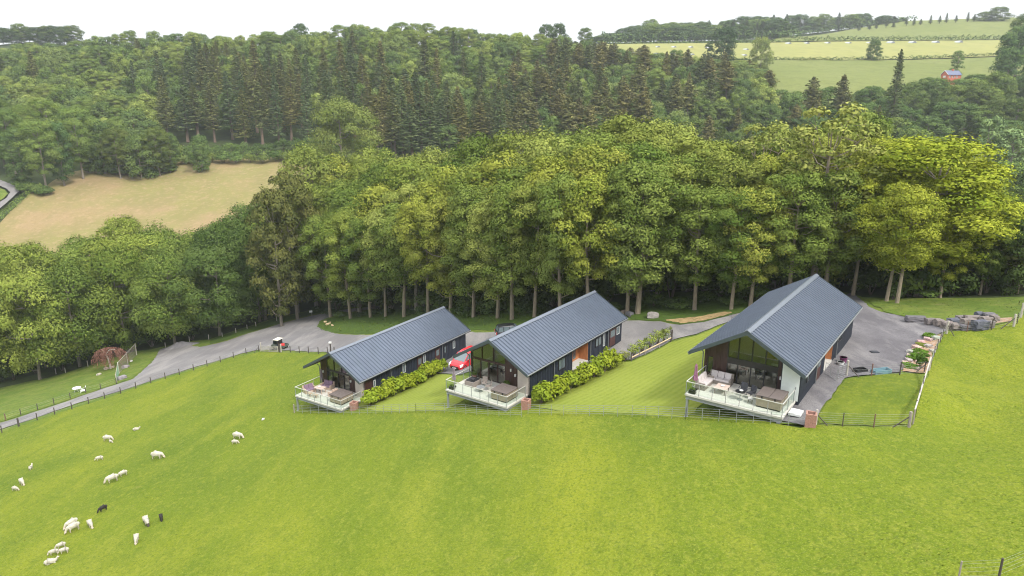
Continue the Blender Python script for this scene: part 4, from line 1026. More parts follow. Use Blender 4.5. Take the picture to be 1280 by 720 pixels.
# small rail fence by the shrubs between the lodges
pts = [(789, 452, 1.0), (806, 443.5, .9), (824, 434.5, .9), (838.5, 427, 1.15)]
rf = empty('rail_fence', G(789, 452), 0, 'low pole rail fence beside the shrubs between the middle and nearest lodges', 'fence')
for k, (a, b, h) in enumerate(pts): post_at(G(a, b), h, .055, 'dark_post_wood' if k in (0, 3) else 'weathered_wood', rf, rf, square=False)
for (a, b, _), (c, d_, _) in zip(pts[:-1], pts[1:]):
    MB().tube(G(a, b) - rf.location + Vector((0, 0, .45)), G(c, d_) - rf.location + Vector((0, 0, .45)), .06, n=6).build('rail', 'log_cut', rf)
tag(MB().tube((0, 0, -.3), (0, 0, 1.2), .09, n=8).build('post', 'dark_post_wood', None, G(839.5, 425)), 'single dark post at the upper end of the pole rail fence', 'post')
# netted hurdle fence by the garden, with boulders
hd = empty('netting_fence', G(146, 478), 0, 'tall green netting fence rising from the track to the wood edge', 'fence')
hp = [(146, 478.5, 1.7), (149, 467, 2.4), (160, 455, 2.6), (171, 444, 2.8)]
hq = [G(a, b) for a, b, _ in hp]
for p, (a, b, h) in zip(hq, hp): post_at(p, h, .09, 'pale_post_wood', hd, hd, square=False)
for k in range(3):
    a, b = hq[k] - hd.location, hq[k + 1] - hd.location; ha, hb = hp[k][2] - .15, hp[k + 1][2] - .15
    MB().tube(a + Vector((0, 0, ha)), b + Vector((0, 0, hb)), .045, n=5).build('rail', 'pale_post_wood', hd)
    m = MB(); n = 14
    for j in range(n + 1):
        m.tube(a.lerp(b, j / n), a.lerp(b, j / n) + Vector((0, 0, ha + (hb - ha) * j / n)), .02, n=3, cap=False)
    for j in range(9):
        q = (j + .5) / 9; m.tube(a + Vector((0, 0, ha * q)), b + Vector((0, 0, hb * q)), .02, n=3, cap=False)
    m.build('netting', 'net_green' if k == 0 else 'weathered_wood', hd, kind='stuff')

# ------------------------------------------------------------------ trees: a few of each kind, then copies
def merge(parts):
    V = []; F_ = []; A = []; o = 0
    for v, f, a in parts:
        V.append(v); F_.append(f + o); A.append(a); o += len(v)
    return np.concatenate(V), np.concatenate(F_), np.concatenate(A)
def broadleaf(seed, Hh, Rr, cb, nb, nl, leaf, matl, barkm='bark', sparse=1.0, lean=0.0, top=.62):
    rs = np.random.RandomState(seed); rnd = random.Random(seed)
    blobs = []
    z0 = Hh * cb; hc = Hh - z0
    lobes = [(rnd.uniform(0, 6.28), rnd.uniform(.2, .9), rnd.uniform(.12, .3)) for _ in range(5)]
    for k in range(nb):
        u = (k + .5) / nb; u = u ** .85
        a = k * 2.399 + rnd.uniform(-.5, .5)
        pr = max(0.0, 1 - abs((u - top) / (top + .02 if u < top else 1.03 - top)) ** 2.3) ** .55
        bulge = 1 + sum(am * math.cos(a - la) * max(0, 1 - abs(u - lu) * 2.5) for la, lu, am in lobes)
        q = rnd.uniform(.35, 1.0) ** .45
        r = Rr * pr * bulge * q * .82
        br = Rr * rnd.uniform(.22, .40) * (1 if sparse > .8 else .6)
        blobs.append((r * math.cos(a) + lean * u, r * math.sin(a), z0 + u * (hc - br * .7) + rnd.uniform(-.6, .4), br, br, br * rnd.uniform(.8, 1.0)))
    V, F_, A = leafcloud(blobs, nl, leaf, seed, up=.22, shell=.6)
    # loose fringe leaves that break the outline
    fr = [(b[0] * 1.03, b[1] * 1.03, b[2] + b[5] * .12, b[3] * 1.12, b[4] * 1.12, b[5] * 1.12) for b in blobs[::2]]
    n1 = LN[0]
    V2, F2, A2 = leafcloud(fr, int(nl * .22), leaf * .85, seed + 99, up=.3, shell=.8)
    V, F_, A = merge([(V, F_, A), (V2, F2, A2)])
    crown = np_mesh('crown', V, F_, matl, A, nrm=np.concatenate([n1, LN[0]]))
    m = MB(); tr = Hh * .0105 + .08
    bx, by = rnd.uniform(-.6, .6) + lean * .3, rnd.uniform(-.6, .6)
    stem = [(0, 0, -1.0), (0, 0, .3), (bx * .4, by * .4, Hh * .22), (bx, by, Hh * .45), (bx * 1.2 + lean * .3, by * .8, Hh * .68), (bx + lean * .5, by, Hh * .86)]
    m.path(stem, [tr * 1.5, tr * 1.15, tr * .9, tr * .68, tr * .4, tr * .12], 7)
    for k in range(3, nb, 3 if sparse > .8 else 2):
        b = blobs[k]; hz = max(Hh * cb * .75, min(b[2] - Hh * .10, Hh * .72)); q = hz / (Hh * .86)
        s0 = Vector((bx * min(1, q * 1.6) + lean * q * .4, by * min(1, q * 1.6), hz)); e = Vector(b[:3]); mid = s0.lerp(e, .5) + Vector((0, 0, -.03 * Hh))
        kk = 1 if sparse > .8 else .55; m.path([s0, mid, e], [tr * .42 * kk * (1.1 - q * .5), tr * .25 * kk, tr * .05], 5)
        if sparse < .8:
            for _ in range(3):
                d = Vector((rnd.uniform(-1, 1), rnd.uniform(-1, 1), rnd.uniform(.1, 1))) * Rr * .32
                m.path([mid.lerp(e, .5), mid.lerp(e, .5) + d], [tr * .14, tr * .03], 4)
    return [('trunk', m.mesh('trunk', barkm), False), ('crown', crown, True)]
def conifer(seed, Hh, Rr, cb, nt, matl, droop=.35, leaf=.6, per=26, pine=False):
    rs = np.random.RandomState(seed); rnd = random.Random(seed); P = []; N = []; A = []
    m = MB(); tr = Hh * .011 + .1; bend = rnd.uniform(-.5, .5)
    m.path([(0, 0, -1), (0, 0, Hh * .2), (bend, 0, Hh * .6), (bend * 1.2, 0, Hh * .99)], [tr * 1.3, tr, tr * .6, .03], 6)
    for k in range(nt):
        u = (k + rnd.random()) / nt; z = Hh * (cb + (1 - cb) * u)
        r = Rr * ((1 - u) ** .62 * .96 + .04) * rnd.uniform(.7, 1.15)
        if pine: r = Rr * math.sin(math.pi * (.2 + .8 * u) ** .8) ** .6 * rnd.uniform(.5, 1.15)
        a = k * 2.399 + rnd.uniform(-.4, .4); ca, sa = math.cos(a), math.sin(a)
        n = int(per * (.35 + r / Rr))
        q = rs.uniform(.12, 1, n); w = rs.normal(0, .16 * r + .05, n) * (1.1 - q * .5)
        x = ca * r * q - sa * w; y = sa * r * q + ca * w; zz = z - droop * r * q ** 1.5 + rs.normal(0, .12, n) + (.25 * r * q ** 3 if not pine else rs.uniform(0, .5, n))
        P.append(np.stack([x + bend * z / Hh, y, zz], 1)); N.append(np.stack([ca * .35 + rs.normal(0, .2, n), sa * .35 + rs.normal(0, .2, n), np.full(n, .9)], 1))
        A.append(np.clip(rnd.random() * .5 + rs.uniform(0, .5, n), 0, 1))
        if k % 3 == 0: m.path([(bend * z / Hh, 0, z), (ca * r * .8 + bend * z / Hh, sa * r * .8, z - droop * r * .6)], [.09, .02], 4)
    for k in range(8):      # dead stubs on the bare stem
        z = Hh * cb * rnd.uniform(.3, 1); a = rnd.uniform(0, 6.28); m.path([(0, 0, z), (math.cos(a) * 1.2, math.sin(a) * 1.2, z - .2)], [.05, .015], 3)
    P = np.concatenate(P); N = np.concatenate(N); N /= np.linalg.norm(N, axis=1)[:, None]
    V, F_ = kites(P, N, leaf, rs, .3)
    return [('trunk', m.mesh('trunk', 'bark_brown'), False), ('crown', np_mesh('crown', V, F_, matl, np.concatenate(A), nrm=np.repeat(N + np.stack([P[:, 0], P[:, 1], P[:, 2] * 0], 1) / Rr * .9 + rs.normal(0, .2, N.shape), 4, axis=0)), True)]
def bush(seed, Hh, Rr, matl, nb=12, nl=90, leaf=.3):
    rnd = random.Random(seed); blobs = []
    for k in range(nb):
        a = k * 2.399; q = rnd.uniform(0, 1) ** .5; r = Rr * .62 * q
        blobs.append((r * math.cos(a), r * math.sin(a), Hh * rnd.uniform(.3, .78) * (1.1 - q * .4), Rr * .42, Rr * .42, Hh * .27))
    V, F_, A = leafcloud(blobs, nl, leaf, seed, up=.4)
    m = MB()
    for k in range(4): m.path([(0, 0, -.3), (blobs[k][0] * .6, blobs[k][1] * .6, blobs[k][2])], [.07, .03], 4)
    return [('stem', m.mesh('stem', 'bark_brown'), False), ('foliage', np_mesh('foliage', V, F_, matl, A, nrm=LN[0]), True)]
KIND = {}
for k in range(6): KIND['ash%d' % k] = (broadleaf(20 + k, 26, 6.4 + (k % 3) * .4, .18 + .05 * (k % 3), 46, 440, .34, 'leaves_fresh', top=.52 + .08 * (k % 2)), 26, 6.5)
for k in range(3): KIND['oak%d' % k] = (broadleaf(40 + k, 19, 8.4, .12, 52, 420, .36, 'leaves_fresh', top=.42), 19, 8.2)
for k in range(3): KIND['round%d' % k] = (broadleaf(50 + k, 18, 7.4, .02, 40, 170, .60, 'leaves_dark', top=.38), 18, 6.8)
for k in range(3): KIND['lime%d' % k] = (broadleaf(60 + k, 19, 7.6, .03, 40, 170, .60, 'leaves_fresh', top=.42), 19, 7.6)
KIND['sparse'] = (broadleaf(71, 27, 6.5, .22, 64, 95, .40, 'leaves_fresh', sparse=.5, top=.55), 27, 6.5)
KIND['poplar'] = (broadleaf(72, 16, 3.4, .04, 40, 90, .40, 'leaves_dark', top=.45), 16, 3.4)
for k in range(3): KIND['spruce%d' % k] = (conifer(80 + k, 32, 4.9, .05 + .05 * k, 190, 'needles', per=30), 32, 4.6)
for k in range(2): KIND['larch%d' % k] = (conifer(90 + k, 31, 4.0, .20 + .08 * k, 150, 'needles', droop=.2, leaf=.6, per=30), 31, 3.7)
for k in range(2): KIND['pine%d' % k] = (conifer(95 + k, 29, 4.4, .50, 90, 'needles', droop=-.1, leaf=.75, per=30, pine=True), 29, 4.4)
for k in range(3): KIND['bush%d' % k] = (bush(110 + k, 3.4, 2.3, 'leaves_dark'), 3.4, 2.3)
KIND['laurel0'] = (bush(120, 2.1, 1.05, 'leaves_laurel', 11, 62, .24), 2.1, 1.05)
KIND['laurel1'] = (bush(121, 2.1, 1.05, 'leaves_laurel', 10, 62, .24), 2.1, 1.05)
KIND['wisp'] = (bush(122, 1.6, .95, 'leaves_fresh', 8, 40, .16), 1.6, .95)
for k in range(3): KIND['elm%d' % k] = (broadleaf(65 + k, 29, 7.4, .10, 50, 240, .50, 'leaves_dark', top=.5), 29, 7.4)
NAME = dict(elm='broadleaf_tree', ash='ash_tree', oak='oak_tree', lime='leafy_tree', round='broadleaf_tree', sparse='sparse_tree', poplar='poplar_tree', spruce='spruce_tree', larch='larch_tree', pine='pine_tree', bush='bush', laurel='laurel_shrub', wisp='shrub')
CAT = dict(elm='tree', ash='tree', oak='tree', lime='tree', round='tree', sparse='tree', poplar='tree', spruce='tree', larch='tree', pine='tree', bush='bush', laurel='shrub', wisp='shrub')
LIMBCOL = (1, 1, 1, 1)
def plant(kind, p, Hh, Rr, c, label, group=None, rz=None, bark=None):
    if kind[:-1] in ('round', 'oak', 'lime') and (Hh / KIND[kind][1]) / (Rr / KIND[kind][2]) > 1.35:
        kind = ('elm%d' if kind[0] == 'r' else 'ash%d') % (int(kind[-1]) % 3)
    parts, h0, r0 = KIND[kind]; base = kind.rstrip('0123456789')
    o = empty(NAME[base], p, random.uniform(0, 6.28) if rz is None else rz, label, CAT[base], group)
    o.scale = (Rr / r0, Rr / r0, Hh / h0)
    j = random.uniform(.9, 1.1)
    for nm, me, fol in parts:
        ch = bpy.data.objects.new(nm, me); col.objects.link(ch); ch.parent = o
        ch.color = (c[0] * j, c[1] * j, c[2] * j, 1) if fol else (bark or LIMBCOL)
    return o
def interp(px, tab):
    return float(np.interp(px, [a for a, b in tab], [b for a, b in tab]))
def zpix(px, py, t):
    r = ray(px, py); return .96 * t * r[2] / r[1] + CAMZ
def tdist(v):   # distance parameter of a point
    return v.y / .96
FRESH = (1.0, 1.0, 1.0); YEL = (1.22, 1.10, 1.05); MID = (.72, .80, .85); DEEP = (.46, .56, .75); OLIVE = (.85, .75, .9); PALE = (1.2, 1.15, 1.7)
LAND = [(60, 'at the left edge above the garden lawn'), (125, 'behind the white garden table'), (175, 'behind the brown weeping tree'), (235, 'behind the dark gravel heap'), (300, 'above the bend of the gravel track'), (375, 'above the wooden gate and utility vehicle'),
        (440, 'behind the cut logs and lane'), (500, 'behind the furthest left lodge'), (560, 'above the far ridge end of the left lodge'), (620, 'between the left and middle lodges'), (680, 'behind the middle of the middle lodge'), (745, 'above the middle lodge ridge'),
        (810, 'behind the far end of the middle lodge'), (900, 'above the shaded grass between the lodges'), (975, 'left behind the nearest lodge roof'), (1060, 'straight above the nearest lodge ridge'), (1140, 'right of the nearest lodge at the driveway head'), (1200, 'behind the grass strip by the boulders'), (1400, 'at the right edge behind the boulder wall')]
def where(px):
    for a, s in LAND:
        if px < a: return s
sky_belt = [(-60, 310), (30, 300), (60, 310), (88, 332), (115, 292), (160, 276), (200, 284), (240, 300), (270, 285), (300, 265), (330, 245), (370, 222), (400, 198), (440, 196), (480, 192), (530, 180), (600, 170), (650, 163), (700, 156), (760, 140), (800, 140), (850, 160),
            (900, 160), (950, 154), (1000, 140), (1035, 133), (1080, 150), (1130, 165), (1170, 178), (1210, 205), (1240, 250), (1262, 290), (1330, 300)]
base_belt = [(-60, 492), (0, 484), (50, 474), (100, 458), (150, 444), (218, 430), (262, 423), (300, 409), (345, 397), (390, 388), (413, 397), (440, 398), (480, 396), (560, 396), (640, 399), (700, 399), (785, 395), (870, 390), (935, 384), (995, 374), (1065, 370), (1120, 379), (1190, 371), (1260, 368), (1330, 366)]
rnd = random.Random(11)
front = [(-22, 0), (50, 0), (100, 0), (160, 0), (219, 0), (275, 0), (325, 0), (372, 0), (413, 0), (438, 0), (463, 0), (482, 0), (505, 0), (535, 0), (563, 0), (592, 0), (622, 0), (640, 0), (668, 0), (700, 0), (735, 0), (784, 0), (797, 0), (868, 0), (914, 0), (938, 0), (985, 0), (1030, 0), (1066, 0), (1108, 0), (1121, 0), (1175, 0), (1225, 0), (1272, 0)]
for row, (dt, dy, step) in enumerate(((0, 62, 0), (12, 34, 42), (24, 14, 44), (38, 0, 46))):
    cols_ = [a for a, _ in front] if row == 0 else list(range(-30 + row * 12, 1300, step))
    for px in cols_:
        pxx = px + (rnd.uniform(-9, 9) if row else 0)
        if row == 3 and pxx < 330: continue
        b = G(pxx, interp(pxx, base_belt)); t0 = tdist(b)
        t = t0 + dt + (rnd.uniform(-3, 3) if row else rnd.uniform(-.5, 1.5))
        p = GT(pxx, t)
        dyy = dy * (.55 if pxx < 330 else 1)
        top = interp(pxx, sky_belt) + dyy + rnd.uniform(-4, 16)
        if pxx < 330: top -= 16
        Hh = max(9, zpix(pxx, top, t) - p.z)
        Rr = (rnd.uniform(5.2, 6.8) if row == 0 else rnd.uniform(6.0, 7.8)) * min(1.15, Hh / 21)
        if pxx < 330: Rr = rnd.uniform(7.6, 9.6)
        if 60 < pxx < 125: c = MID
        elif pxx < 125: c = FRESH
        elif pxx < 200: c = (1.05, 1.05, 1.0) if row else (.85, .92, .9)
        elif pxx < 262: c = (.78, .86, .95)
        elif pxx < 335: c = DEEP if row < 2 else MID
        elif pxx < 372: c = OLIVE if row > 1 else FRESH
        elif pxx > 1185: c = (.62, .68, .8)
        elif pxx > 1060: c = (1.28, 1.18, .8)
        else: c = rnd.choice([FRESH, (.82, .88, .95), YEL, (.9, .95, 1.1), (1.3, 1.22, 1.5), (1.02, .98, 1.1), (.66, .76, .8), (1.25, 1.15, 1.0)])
        if row == 0 and 480 < pxx < 790: Rr *= .85
        kd = rnd.choice(['ash0', 'ash1', 'ash2', 'ash3', 'ash4', 'ash5'] + (['oak0', 'oak1', 'oak2'] if pxx < 1050 else []))
        if 330 < pxx < 380 and row < 2: Rr = 8.0
        if pxx < 330: kd = rnd.choice(['oak0', 'oak1', 'oak2'])
        if pxx > 1225 and row == 0: kd = 'round1'
        dsc = 'pale green' if c[0] > 1.05 else ('dark green' if c[0] < .7 else 'mid green')
        if 1060 < pxx < 1185: dsc = 'bright yellow-green'
        shape = 'spreading' if kd[0] == 'o' else 'tall'
        rowd = ['front row tree', 'second row tree', 'third row tree', 'tree topping the belt'][row]
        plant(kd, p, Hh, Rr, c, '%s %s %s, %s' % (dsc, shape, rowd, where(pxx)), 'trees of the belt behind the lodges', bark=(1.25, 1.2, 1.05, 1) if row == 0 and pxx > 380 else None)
# standing out of the belt
def tree_at(kind, px, t, top, Rr, c, label, group=None, bark=None):
    p = GT(px, t); zt_ = zpix(px, top, t)
    dm = .96 * t * cp - ((p.z * .35 + zt_ * .65) - CAMZ) * sp
    p = on_ground((px - 640) / FPX * dm, .96 * t); return plant(kind, p, max(3, zt_ - p.z), Rr, c, label, group, bark=bark)
tree_at('sparse', 1032, 92, 128, 7.5, (1.35, 1.2, 1.6), 'tall thin-crowned tree with bare grey twigs above the nearest lodge ridge', bark=(1.25, 1.2, 1.1, 1))
tree_at('sparse', 950, 112, 150, 6.5, (1.25, 1.15, 1.5), 'thin-crowned pale tree left of the tallest bare-twigged tree', bark=(1.6, 1.5, 1.4, 1))
tree_at('ash1', 1168, 88, 168, 8.5, (1.3, 1.22, .7), 'broad bright yellow-green tree with pale trunk right of the nearest lodge')
tree_at('ash3', 1212, 92, 236, 6.8, (1.25, 1.2, .7), 'lower bright yellow-green tree reaching over the grass strip at the right')
tree_at('oak1', 428, 322, 122, 14.5, (1.0, 1.0, 1.25), 'round pale green tree standing alone in front of the conifers, top left centre')
tree_at('lime0', 388, 190, 178, 8.5, (1.05, 1.05, 1.25), 'pale green tree at the near corner of the stubble field')
tree_at('lime2', 470, 200, 180, 7.5, (1.0, 1.0, 1.1), 'pale green tree just right of the lone round tree')
tree_at('round1', 362, 165, 212, 6.5, (1.0, .78, .85), 'brownish dark pine between the stubble field and the pale belt trees')
tree_at('round2', 342, 158, 232, 6.0, (.95, .75, .85), 'lower brownish pine beside the stubble field corner')
tree_at('ash2', 352, tdist(G(352, interp(352, base_belt))) + 2, 262, 7.8, (1.0, 1.02, 1.0), 'pale spreading tree in front of the brownish pines above the wooden gate')
tree_at('ash4', 388, tdist(G(388, interp(388, base_belt))) + 2, 228, 7.8, (1.08, 1.05, 1.1), 'pale green tree leaning over the lane mouth by the cut logs')
tree_at('ash5', 326, tdist(G(326, interp(326, base_belt))) + 2, 300, 6.5, MID, 'mid-green lower tree left of the pale spreading one over the gate')
tree_at('bush1', 320, 175, 262, 6, (.8, .8, .9), 'dark scrub tree below the stubble field corner')
# understorey behind the trunks: dark bushes added to deepen shade below the crowns
for k in range(64):
    pxx = -20 + k * 21 + rnd.uniform(-6, 6)
    if 1040 < pxx < 1090: continue
    b = G(pxx, interp(pxx, base_belt)); t = tdist(b) + rnd.uniform(6, 16); p = GT(pxx, t)
    plant('bush%d' % (k % 3), p, rnd.uniform(4.5, 8.5), rnd.uniform(3.4, 4.6), (.6, .62, .7) if k % 5 else (1.1, 1.1, .8), 'understorey bush added for darkness ' + where(pxx), 'understorey bushes added in the tree belt')
for k in range(46):  # low dark bushes, mostly added to darken the foot of the belt
    pxx = 395 + k * 19 + rnd.uniform(-8, 8)
    if 1035 < pxx < 1100: continue
    b = G(pxx, interp(pxx, base_belt)); t = tdist(b) + rnd.uniform(1.5, 6); p = GT(pxx, t)
    plant('bush%d' % (k % 3), p, rnd.uniform(1.0, 2.8), rnd.uniform(1.2, 2.6), rnd.choice([(.55, .62, .7), (.8, .9, .8), (.45, .5, .6)]), 'low undergrowth added for darkness ' + where(pxx), 'low undergrowth added at the belt edge')
for k in range(40):
    pxx = -20 + k * 33 + rnd.uniform(-8, 8)
    b = G(pxx, interp(pxx, base_belt)); t = tdist(b) + rnd.uniform(20, 30); p = GT(pxx, t)
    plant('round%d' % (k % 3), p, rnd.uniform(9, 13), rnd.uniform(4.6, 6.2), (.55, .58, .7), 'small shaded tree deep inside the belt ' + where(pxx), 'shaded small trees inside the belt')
for (px, t, h, r, c, lb) in ((78, 146, 5, 2.6, (.9, .95, 1), 'small pale leaning bush at the wood edge behind the white table'), (110, 143, 5.5, 3.2, (.5, .55, .7), 'dark bush between the white table and weeping tree'), (190, 139, 6, 4, (.45, .5, .6), 'dark holly-like bush behind the netting fence'), (165, 143, 5, 3, (1.3, 1.3, 1.2), 'white-flowered elder bush beside the weeping tree'),
                           (240, 137, 5, 3.6, (.45, .5, .6), 'dark bush behind the gravel heap'), (1190, 84, 5, 3.6, (.5, .55, .6), 'dark bush behind the boulder wall grass strip'), (1232, 86, 8, 4.2, (.6, .6, .7), 'olive dark bush at the right behind the grass strip'), (1262, 87, 9, 4.4, (.75, .62, .7), 'brownish bush at the right edge behind the grass strip'), (1150, 88, 7, 3.8, (.5, .55, .6), 'dark bush behind the pale trunked tree'),
                           (900, 100, 4, 2.8, (.45, .5, .55), 'dark bush beside the forked trunk'), (1088, 92, 4, 3.2, (.5, .55, .55), 'dark bush at the driveway head')):
    t = max(t, tdist(G(px, interp(px, base_belt))) + r * .8); plant('bush%d' % (int(px) % 3), GT(px, t), h, r, c, lb)

# ------------------------------------------------------------------ hill wood beyond the stubble field
base_hill = [(-80, 214), (60, 214), (150, 205), (200, 196), (260, 190), (340, 187), (700, 185), (1300, 185)]
skyhill = [(-80, 70), (0, 62), (40, 52), (80, 55), (120, 43), (170, 38), (200, 35), (240, 38), (270, 44), (300, 46), (340, 42), (380, 40), (420, 33), (460, 29), (520, 28), (580, 31), (640, 40), (700, 45), (720, 52), (760, 57), (800, 60), (850, 66), (900, 70), (930, 77), (962, 94), (1020, 99), (1100, 104), (1180, 108), (1230, 112), (1300, 112)]
def cw(c): return 'brownish' if c[0] > c[1] * 1.12 else 'pale' if sum(c) > 3.35 else 'dark' if sum(c) < 2.8 else 'mid-green'
HWT = [(70, ' at the far left'), (140, ' above the lane corner'), (200, ' above the field corner trees'), (260, ' over the left of the stubble field'), (340, ' over the right of the stubble field'), (400, ' left of the lone pale tree'), (470, ' behind the lone pale tree'), (540, ' over the left end of the belt'), (600, ' over the furthest lodge ridge end'),
       (660, ' over the middle lodge'), (720, ' below the dark skyline pair'), (790, ' at the hill shoulder'), (850, ' right of the hill shoulder'), (905, ' below the pale shelters'), (2000, ' beside the far pasture')]
def hw(px):
    for a, t_ in HWT:
        if px < a: return t_
cnt = 0
rows = [352, 364, 378, 393, 410, 428, 448, 470, 494, 520, 546]
for ri, t0 in enumerate(rows):
    f = ri / (len(rows) - 1)
    step = 8.6 * 890 / t0
    px = -70 + (ri % 2) * step / 2
    while px < (860 if t0 < 400 else 962):
        pxx = px + rnd.uniform(-4, 4); px += step
        t = t0 + rnd.uniform(-5, 5); p = GT(pxx, t)
        lim = interp(pxx, skyhill)
        if ri < 2 and pxx < (195 if ri == 0 else 0): continue
        if ri < 3 and 200 < pxx < 470: continue
        if f < .62 and 200 < pxx < 690:
            con = rnd.random() < (.92 if f < .35 else .72 if pxx < 520 else .45)
        elif pxx >= 690: con = rnd.random() < .65 and 760 > pxx or rnd.random() < .3
        elif pxx < 200: con = rnd.random() < .05
        else: con = rnd.random() < (.10 if f < .85 else 0)
        if con:
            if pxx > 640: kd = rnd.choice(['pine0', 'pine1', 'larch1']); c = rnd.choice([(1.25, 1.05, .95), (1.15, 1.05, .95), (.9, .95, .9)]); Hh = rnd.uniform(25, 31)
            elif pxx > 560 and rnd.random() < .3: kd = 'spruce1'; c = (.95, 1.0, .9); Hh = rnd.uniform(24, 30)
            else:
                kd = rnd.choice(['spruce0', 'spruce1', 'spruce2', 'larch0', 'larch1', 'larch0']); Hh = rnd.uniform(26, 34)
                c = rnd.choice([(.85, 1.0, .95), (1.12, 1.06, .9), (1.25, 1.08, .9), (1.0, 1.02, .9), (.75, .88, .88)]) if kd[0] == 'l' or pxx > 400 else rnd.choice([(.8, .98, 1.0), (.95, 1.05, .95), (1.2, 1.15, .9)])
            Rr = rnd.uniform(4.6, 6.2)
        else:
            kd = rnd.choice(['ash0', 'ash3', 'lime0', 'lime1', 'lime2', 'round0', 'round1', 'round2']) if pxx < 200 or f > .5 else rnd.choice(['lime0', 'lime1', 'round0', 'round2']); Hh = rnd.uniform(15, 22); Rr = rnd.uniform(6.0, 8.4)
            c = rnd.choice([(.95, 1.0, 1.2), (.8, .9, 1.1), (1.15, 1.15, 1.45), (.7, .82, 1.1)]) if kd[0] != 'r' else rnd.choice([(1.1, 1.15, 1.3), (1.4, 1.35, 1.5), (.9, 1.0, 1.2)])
        topz = zpix(pxx, lim + (7 if con and pxx < 640 else 0) + rnd.uniform(-5, 6), t)
        if p.z + Hh > topz: Hh = topz - p.z
        if Hh < 7: continue
        if con: dsc, g = cw(c) + ' hillside conifer', 'conifers on the hillside'
        else: dsc, g = cw(c) + ' leafy hill tree', 'broadleaf trees on the wooded hill'
        if pxx > 640 and con: dsc = 'tall bare-stemmed pine'; g = 'pines on the hill shoulder'
        dsc += hw(pxx) + ', ' + ['lowest row', 'low down', 'low down', 'midway up', 'midway up', 'midway up', 'well up', 'well up', 'near the top', 'near the top', 'on the skyline'][ri]
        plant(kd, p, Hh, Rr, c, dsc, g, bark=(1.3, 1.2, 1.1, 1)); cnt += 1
# lower left cluster beside the stubble field and along its top hedge
for k, (px, t, top, r, kd, c) in enumerate(((-30, 345, 138, 8, 'round0', (1.1, 1.2, 1.3)), (10, 338, 135, 7.5, 'oak0', (.7, .85, 1.1)), (22, 320, 160, 6.5, 'round1', (.9, 1, 1.2)), (48, 318, 148, 8, 'ash1', (.85, .95, 1.2)), (72, 325, 150, 6, 'round2', (.8, 1, 1.2)), (95, 335, 132, 8, 'oak1', (.8, .92, 1.15)),
                                            (60, 350, 122, 8, 'ash3', (.85, .95, 1.1)), (125, 345, 150, 7, 'round0', (.9, 1, 1.1)), (145, 340, 158, 6.5, 'oak2', (.6, .62, .8)), (172, 342, 166, 7, 'round1', (1, 1.05, 1.1)), (195, 346, 158, 6.5, 'oak0', (.62, .66, .8)), (210, 352, 165, 5, 'round2', (1, 1.1, 1.2)), (250, 352, 168, 5, 'round0', (1, 1.1, 1.2)), (30, 355, 130, 7, 'ash0', (.8, .9, 1.1)), (-5, 352, 118, 8, 'ash4', (.8, .9, 1.1)))):
    tree_at(kd, px, t, top, r, c, ['spreading dark', 'pale leafy', 'dark round', 'light green tall', 'dusky', 'bright'][k % 6] + ' tree %s of the stubble field' % ('left above the lane corner' if px < 100 else 'along the top edge'), 'trees round the top of the stubble field')
for k in range(26):
    px = 26 + k * 3.5 if k < 10 else 112 + (k - 10) * 6.8
    t = (317 if px < 110 else 346) + rnd.uniform(-4, 4) + (0 if px < 110 else (px - 110) * .03)
    plant('bush%d' % (k % 3), GT(px, t), rnd.uniform(3.5, 6), rnd.uniform(3, 4.4), rnd.choice([(1, 1.1, 1.1), (1.4, 1.4, 1.4), (.8, .9, .9)]), 'hedgerow bush along the top edge of the stubble field', 'hedgerow bushes by the stubble field')
# valley trees on the right, between the belt and the far pasture
for ri, (t0, lo) in enumerate(((215, 205), (240, 185), (270, 165), (300, 150), (330, 140), (362, 125), (380, 108), (402, 104), (428, 99))):
    px = 800 + (ri % 2) * 15
    while px < 1310:
        pxx = px + rnd.uniform(-8, 8); px += 10 * 890 / t0
        if 1160 < pxx < 1240 and t0 in (300, 330, 362): continue
        if 1240 < pxx and t0 in (300, 270): continue
        t = t0 + rnd.uniform(-8, 8); p = GT(pxx, t)
        con = rnd.random() < .22 and pxx < 1160
        kd = rnd.choice(['spruce0', 'larch0', 'pine0', 'pine1']) if con else rnd.choice(['round0', 'round1', 'round2', 'lime0', 'lime1', 'lime2'])
        Hh = rnd.uniform(17, 24) if con else rnd.uniform(13, 19); Rr = rnd.uniform(3.4, 4.5) if con else rnd.uniform(6.5, 9)
        topz = zpix(pxx, lo - 6 + rnd.uniform(-10, 6), t)
        Hh = min(Hh, topz - p.z)
        if Hh < 6: continue
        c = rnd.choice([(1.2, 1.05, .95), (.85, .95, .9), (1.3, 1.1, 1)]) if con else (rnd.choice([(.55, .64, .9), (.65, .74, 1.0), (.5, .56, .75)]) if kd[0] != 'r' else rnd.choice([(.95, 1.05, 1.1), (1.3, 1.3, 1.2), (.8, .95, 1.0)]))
        plant(kd, p, Hh, Rr, c, cw(c) + (' conifer' if con else ' bushy tree') + ' in the right valley, ' + ('just past the belt' if t0 < 260 else 'midway' if t0 < 340 else 'under the pasture') + ', ' + ('at its left' if pxx < 900 else 'left of the bare-twigged tree' if pxx < 1000 else 'behind the bare-twigged tree' if pxx < 1090 else 'by the dark spruce' if pxx < 1160 else 'under the red house' if pxx < 1225 else 'at the right edge'), 'trees in the wooded valley')
